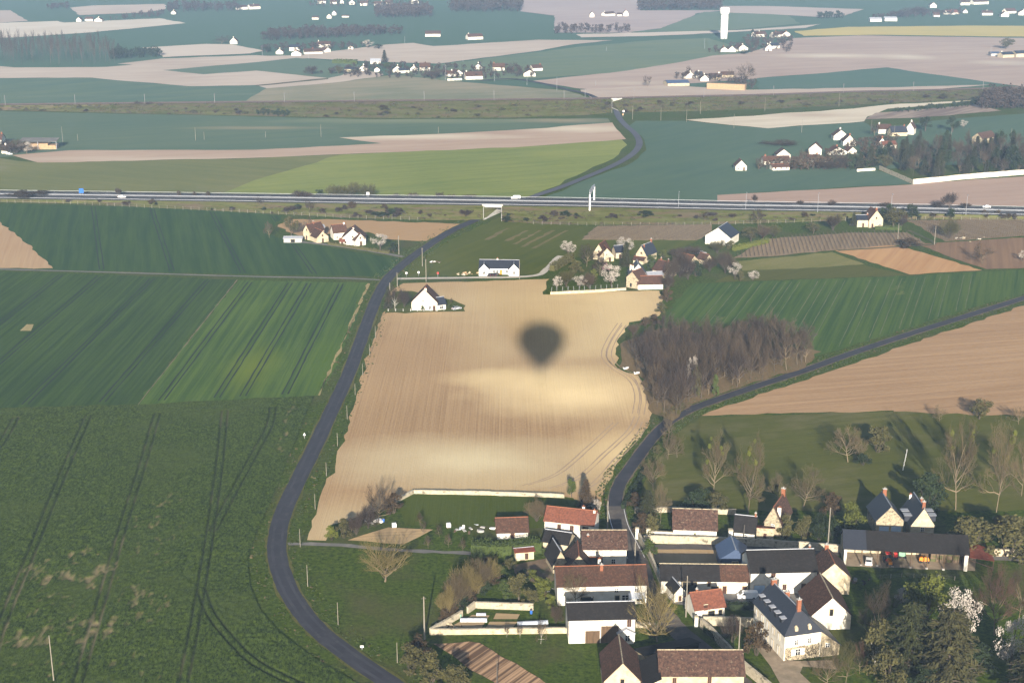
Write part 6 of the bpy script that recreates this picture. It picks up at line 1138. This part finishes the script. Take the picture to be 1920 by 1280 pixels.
# ------------------------------------------------------------------ vehicles
def car(label, loc, rz, paint, van=False, L=4.2, cat='car'):
    e = empty('parked_car' if not van else 'delivery_van', loc, rz, label, cat); W = .86
    if van: pr = [(-2.2,.35),(2.15,.35),(2.2,.8),(1.75,1.05),(1.1,1.75),(.8,1.85),(-2.1,1.85),(-2.25,1.6)]
    else: pr = [(-2.05,.32),(2.05,.32),(2.1,.72),(1.1,.92),(.45,1.38),(-1.1,1.42),(-1.75,1.0),(-2.1,.9)]
    k = L/4.2; pr = [(x*k, z) for x, z in pr]; b = MB(); n = len(pr)
    lay = [(-W, .93), (-W*.86, 1.0), (W*.86, 1.0), (W, .93)]
    for y, s in lay: b.v += [(x*(s if z > .6 else 1), y*(1 if z < 1.0 else .86), z) for x, z in pr]
    for q in range(3):
        for i in range(n): j = (i+1) % n; b.f.append((q*n+i, q*n+j, (q+1)*n+j, (q+1)*n+i))
    b.f.append(tuple(range(n-1,-1,-1))); b.f.append(tuple(range(3*n,4*n))); b.build('body', paint, e, False)
    if van: gl = [((1.14,1.74),(1.70,1.10))]
    else: gl = [((.50,1.36),(1.06,.96)), ((-1.68,1.04),(-1.14,1.39))]
    for (x0, z0), (x1, z1) in gl:
        dx, dz = (z0-z1), (x1-x0); l = math.hypot(dx, dz); nx, nz = abs(dx)/l*.02*(1 if x0 > 0 else -1), .02
        MB().prism([(x0*k+nx,-W*.78,z0),(x0*k+nx,W*.78,z0),(x1*k+nx,W*.8,z1),(x1*k+nx,-W*.8,z1)],(nx,0,.03)).build('windscreen', 'darkpane', e)
    for s in (-1, 1):
        y = s*W*.9
        if van: q = [(.55,1.1),(1.5,1.1),(1.05,1.62),(.55,1.62)]
        else: q = [(-1.5,1.0),(.95,.98),(.42,1.32),(-1.1,1.35)]
        MB().prism([(x*k, y*.985, z) for x, z in q], (0, s*.03, 0)).build('side_window', 'darkpane', e)
        for x in (-1.3, 1.3):
            w = MB().tube((x*k, s*(W-.12), .33), (x*k, s*(W+.03), .33), .33, .33, 12, True).build('wheel', 'rubber', e); MB().tube((x*k, s*(W+.03), .33), (x*k, s*(W+.045), .33), .18, .18, 8, True).build('hubcap', 'galv', w)
        MB().box(2.02*k,2.1*k,s*.62-.17,s*.62+.17,.6,.75).build('headlight', 'signwhite', e); MB().box(-2.12*k,-2.02*k,s*.66-.12,s*.66+.12,.65,.85).build('tail_light', 'paint_red', e)
    return e
car('white delivery van parked in the courtyard', G(1401,1121), math.pi, 'paint_white', True, 4.7, 'van')
car('white car seen from behind parked under the open barn', G(1629,1055), BRZ+math.pi/2-.15, 'paint_white'); car('black car in front of the white bungalow, left one', G(920,517), 1.2, 'paint_black'); car('black car in front of the white bungalow, right one', G(930,517), 1.2, 'paint_black')
def onmw(px, d): 
    k = next(i for i in range(len(MW)-1) if MW[i][0] <= px <= MW[i+1][0]); u = (px-MW[k][0])/(MW[k+1][0]-MW[k][0]); return MWT[k][0].lerp(MWT[k+1][0], u)+pn*d+Vector((0,0,.08))
car('white car driving on the left stretch of the motorway', onmw(221,7.2), -.05, 'paint_white', False, 4.4); car('white car on the motorway above the underpass', onmw(962,19), math.pi, 'paint_white', True, 4.8, 'van'); car('pale car at the right end of the motorway', onmw(1866,19), math.pi, 'paint_white')
car('silver car parked below the big white barn', G(1316,476), 0, 'galv'); car('white car outside the left edge farm', G(18,290), 0, 'paint_white'); car('blue grey car in the yard of the lone white house', G(856,580), .6, 'roof_pale')
def tractor():
    e = empty('tractor', G(1666,1057), BRZ-math.pi/2+.1, 'orange and red tractor standing under the open barn', 'tractor')
    MB().box(-.4,2.0,-.42,.42,.8,1.6).build('hood', 'paint_orange', e); MB().box(-1.6,-.2,-.7,.7,.8,1.3).build('chassis', 'paint_red', e)
    MB().prism([(-1.5,-.65,1.3),(-.1,-.65,1.3),(-.25,-.6,2.6),(-1.4,-.6,2.6)],(0,1.25,0)).build('cab', 'darkpane', e); MB().box(-1.6,-.1,-.72,.72,2.6,2.72).build('cab_roof', 'paint_red', e)
    for s in (-1, 1):
        MB().tube((-1.0,s*.75,.8),(-1.0,s*1.15,.8),.8,.8,16,True).build('rear_wheel', 'rubber', e); MB().tube((1.5,s*.6,.45),(1.5,s*.85,.45),.45,.45,12,True).build('front_wheel', 'rubber', e)
    MB().tube((.9,.3,1.6),(.9,.3,2.5),.05,.05,6,True).build('exhaust', 'steel', e)
tractor()
def machine(label, px, py, mat, sx, sz):
    e = empty('farm_implement', G(px, py), BRZ, label, 'machine'); MB().box(-sx/2,sx/2,-.5,.5,.7,.7+sz).prism([(-sx/2,-.5,.7+sz),(sx/2,-.5,.7+sz),(sx/2*.8,-.3,.95+sz),(-sx/2*.8,-.3,.95+sz)],(0,.6,0)).build('hopper', mat, e)
    MB().box(-sx/2-.1,sx/2+.1,-.08,.08,.45,.62).build('frame', 'steel', e)
    for s in (-1, 1): MB().tube((s*sx*.38,-.6,.42),(s*sx*.38,-.35,.42),.42,.42,12,True).build('wheel', 'rubber', e)
machine('orange seed drill under the open barn', 1732, 1055, 'paint_orange', 2.4, .7); machine('pale green tank trailer under the open barn', 1691, 1046, 'paint_green', 1.8, 1.1); machine('red implement beside the tractor', 1677, 1048, 'paint_red', 1.2, 1.0)
def bale_pile():
    e = empty('straw_stack', G(1775,1056), BRZ, 'brown hay bales stacked in the right bays of the open barn', 'straw stack')
    for i in range(6):
        for j in range(3): MB().box(-4+i*1.35,-2.75+i*1.35,.2,1.5,j*1.0,j*1.0+.97).build('bale', 'dirt', e)
bale_pile()
# ------------------------------------------------------------------ small garden things
def tank(label, px, py):
    e = empty('water_tank', G(px, py), .2, label, 'tank'); MB().box(-.55,.55,-.5,.5,.15,1.15).build('container', 'plaster_white', e); MB().box(-.6,.6,-.55,.55,0,.15).build('pallet', 'wood', e)
    c = MB()
    for x in (-.58,-.2,.2,.58): c.box(x-.02,x+.02,-.54,-.51,.15,1.17)
    c.build('cage', 'galv', e)
tank('white water tank beside the vegetable plot', 739, 988); tank('white water tank below the garden lawn', 841, 988)
def barrel(label, px, py, mat):
    e = empty('barrel', G(px, py), 0, label, 'barrel'); MB().lathe([(.28,0),(.32,.3),(.32,.6),(.28,.95)], 12).build('drum', mat, e, True); MB().lathe([(.3,.95),(.3,1.0)], 12).build('lid', 'steel', e)
barrel('blue barrel in the kitchen garden', 996, 1150, 'paint_blue'); barrel('blue barrel under the corner tree', 719, 978, 'paint_blue'); barrel('green barrel at the slanting garden wall', 863, 1157, 'paint_green')
def tunnel(label, x1, y1, x2, y2, w=1.4, h=.7):
    a, b = G(x1, y1), G(x2, y2); e = empty('cloche_tunnel', a, 0, label, 'cloche'); mb = MB(); t = (b-a); n = Vector((-t.y, t.x, 0)).normalized()*w/2
    for i in range(6):
        f0, f1 = math.pi*i/6, math.pi*(i+1)/6; q = lambda f, p: p+n*math.cos(f)+Vector((0,0,h*math.sin(f)+.1)); mb.quad(q(f0,Vector()), q(f0,t), q(f1,t), q(f1,Vector()))
    mb.build('sheet', 'plastic_sheet', e, True); hp = MB()
    for k in range(5):
        for i in range(6):
            f0, f1 = math.pi*i/6, math.pi*(i+1)/6; p = t*(k/4); hp.tube(p+n*1.02*math.cos(f0)+Vector((0,0,h*1.02*math.sin(f0)+.1)), p+n*1.02*math.cos(f1)+Vector((0,0,h*1.02*math.sin(f1)+.1)), .03, .03, 4)
    hp.build('hoops', 'galv', e)
tunnel('long low cloche tunnel on the left garden bed', 863, 1164, 913, 1164); tunnel('low cloche tunnel on the right garden bed', 970, 1171, 1027, 1168); tunnel('short low cloche on the back garden bed', 893, 1153, 911, 1153, 1.0, .5)
def junk(label, px, py, n, seed, spread, mats):
    rr = random.Random(seed); e = empty('scrap_heap', G(px, py), 0, label, 'heap')
    for i in range(n):
        x, y = rr.gauss(0, spread), rr.gauss(0, spread*.6); s = rr.uniform(.3,1.0); o = MB().prism([(-s,-s*.4,0),(s,-s*.5,.05),(s*.9,s*.5,.1),(-s*.8,s*.4,.02)], (0,.05,s*rr.uniform(.2,.7))).build('scrap_piece', rr.choice(mats), e); o.location = (x, y, 0); o.rotation_euler = (rr.gauss(0,.2), rr.gauss(0,.2), rr.uniform(0,6))
junk('heap of sheets and timber beside the garden tank', 880, 991, 14, 81, 2.2, ('plastic_sheet','plaster_white','wood','concrete')); junk('pale scrap and pots under the corner tree', 705, 978, 10, 82, 1.2, ('concrete','plaster_white','wood'))
junk('scrap heap between the farmhouse gable and garden', 1024, 1110, 12, 83, 1.8, ('concrete','plastic_sheet','wood','roof_dark')); junk('stone heap by the bungalow track', 873, 514, 14, 84, 2.2, ('gravel_pale','straw','cream')); junk('building rubble beside the road above the crossroads', 812, 492, 10, 85, 1.8, ('plaster_white','cream','wood'))
junk('woodpile beside the cream gabled house', 1600, 1092, 12, 86, 1.6, ('dark','wood','steel')); junk('timber and rubble at the slanting garden wall', 836, 1172, 8, 87, 1.6, ('wood','cream')); junk('pale stones on the vineyard edge', 1820, 449, 8, 88, 6.0, ('cream','gravel_pale'))
def boat(label, px, py, rz, L):
    e = empty('small_boat', G(px, py), rz, label, 'boat'); mb = MB(); pts = [(-L/2,-.5),(L*.2,-.55),(L/2,0),(L*.2,.55),(-L/2,.5)]
    mb.v = [(x*.85,y*.6,.15) for x, y in pts]+[(x,y,.75) for x, y in pts]; mb.f = [(0,1,2,3,4)]+[(i,(i+1)%5,5+(i+1)%5,5+i) for i in range(5)]+[(5,6,7,8,9)]; mb.build('hull', 'paint_white', e); MB().box(-L*.3,-L*.1,-.45,.45,.76,.85).build('thwart', 'wood', e)
boat('white upturned boat at the copse edge, left one', 1174, 692, .5, 2.4); boat('white upturned boat at the copse edge, right one', 1194, 701, .2, 2.2)
# ------------------------------------------------------------------ the balloon that carries the camera; its shadow lies on the ploughed field
bl = empty('hot_air_balloon', (0, -1.1, CAMH-1.7), 0, 'hot air balloon above the viewpoint whose round shadow falls on the ploughed field', 'balloon')
MB().lathe([(1.6,4.6),(2.6,5.6),(5.2,8.6),(7.6,11.6),(8.9,14.4),(9.2,16.6),(8.6,19.0),(6.8,21.2),(4.0,22.7),(.3,23.3)], 32).build('envelope', 'envelope', bl, True)
MB().box(-.75,.75,-.6,.6,0,.08).box(-.75,.75,-.6,-.54,.08,1.1).box(-.75,.75,.54,.6,.08,1.1).box(-.75,-.69,-.54,.54,.08,1.1).box(.69,.75,-.54,.54,.08,1.1).build('basket', 'wicker', bl)
for sx in (-.7, .7):
    for sy in (-.55, .55): MB().tube((sx,sy,1.1),(sx*2,sy*2.4,4.7),.03,.03,5).build('rope', 'steel', bl)
# ------------------------------------------------------------------ haze
hz = MB().box(-3950,3950,-1450,6450,-1.0,188.0).build('haze', None); tag(hz, 'thin blue morning haze over the plain', 'haze', None, 'stuff')
hm_ = bpy.data.materials.new('haze'); hm_.use_nodes = True; _t = hm_.node_tree; _t.nodes.clear(); _o = _t.nodes.new('ShaderNodeOutputMaterial'); _v = _t.nodes.new('ShaderNodeVolumePrincipled')
_v.inputs['Color'].default_value = (.46,.68,1.0,1); _v.inputs['Density'].default_value = 0.00013; _v.inputs['Anisotropy'].default_value = 0.0
_t.links.new(_v.outputs[0], _o.inputs['Volume']); hz.data.materials.append(hm_)
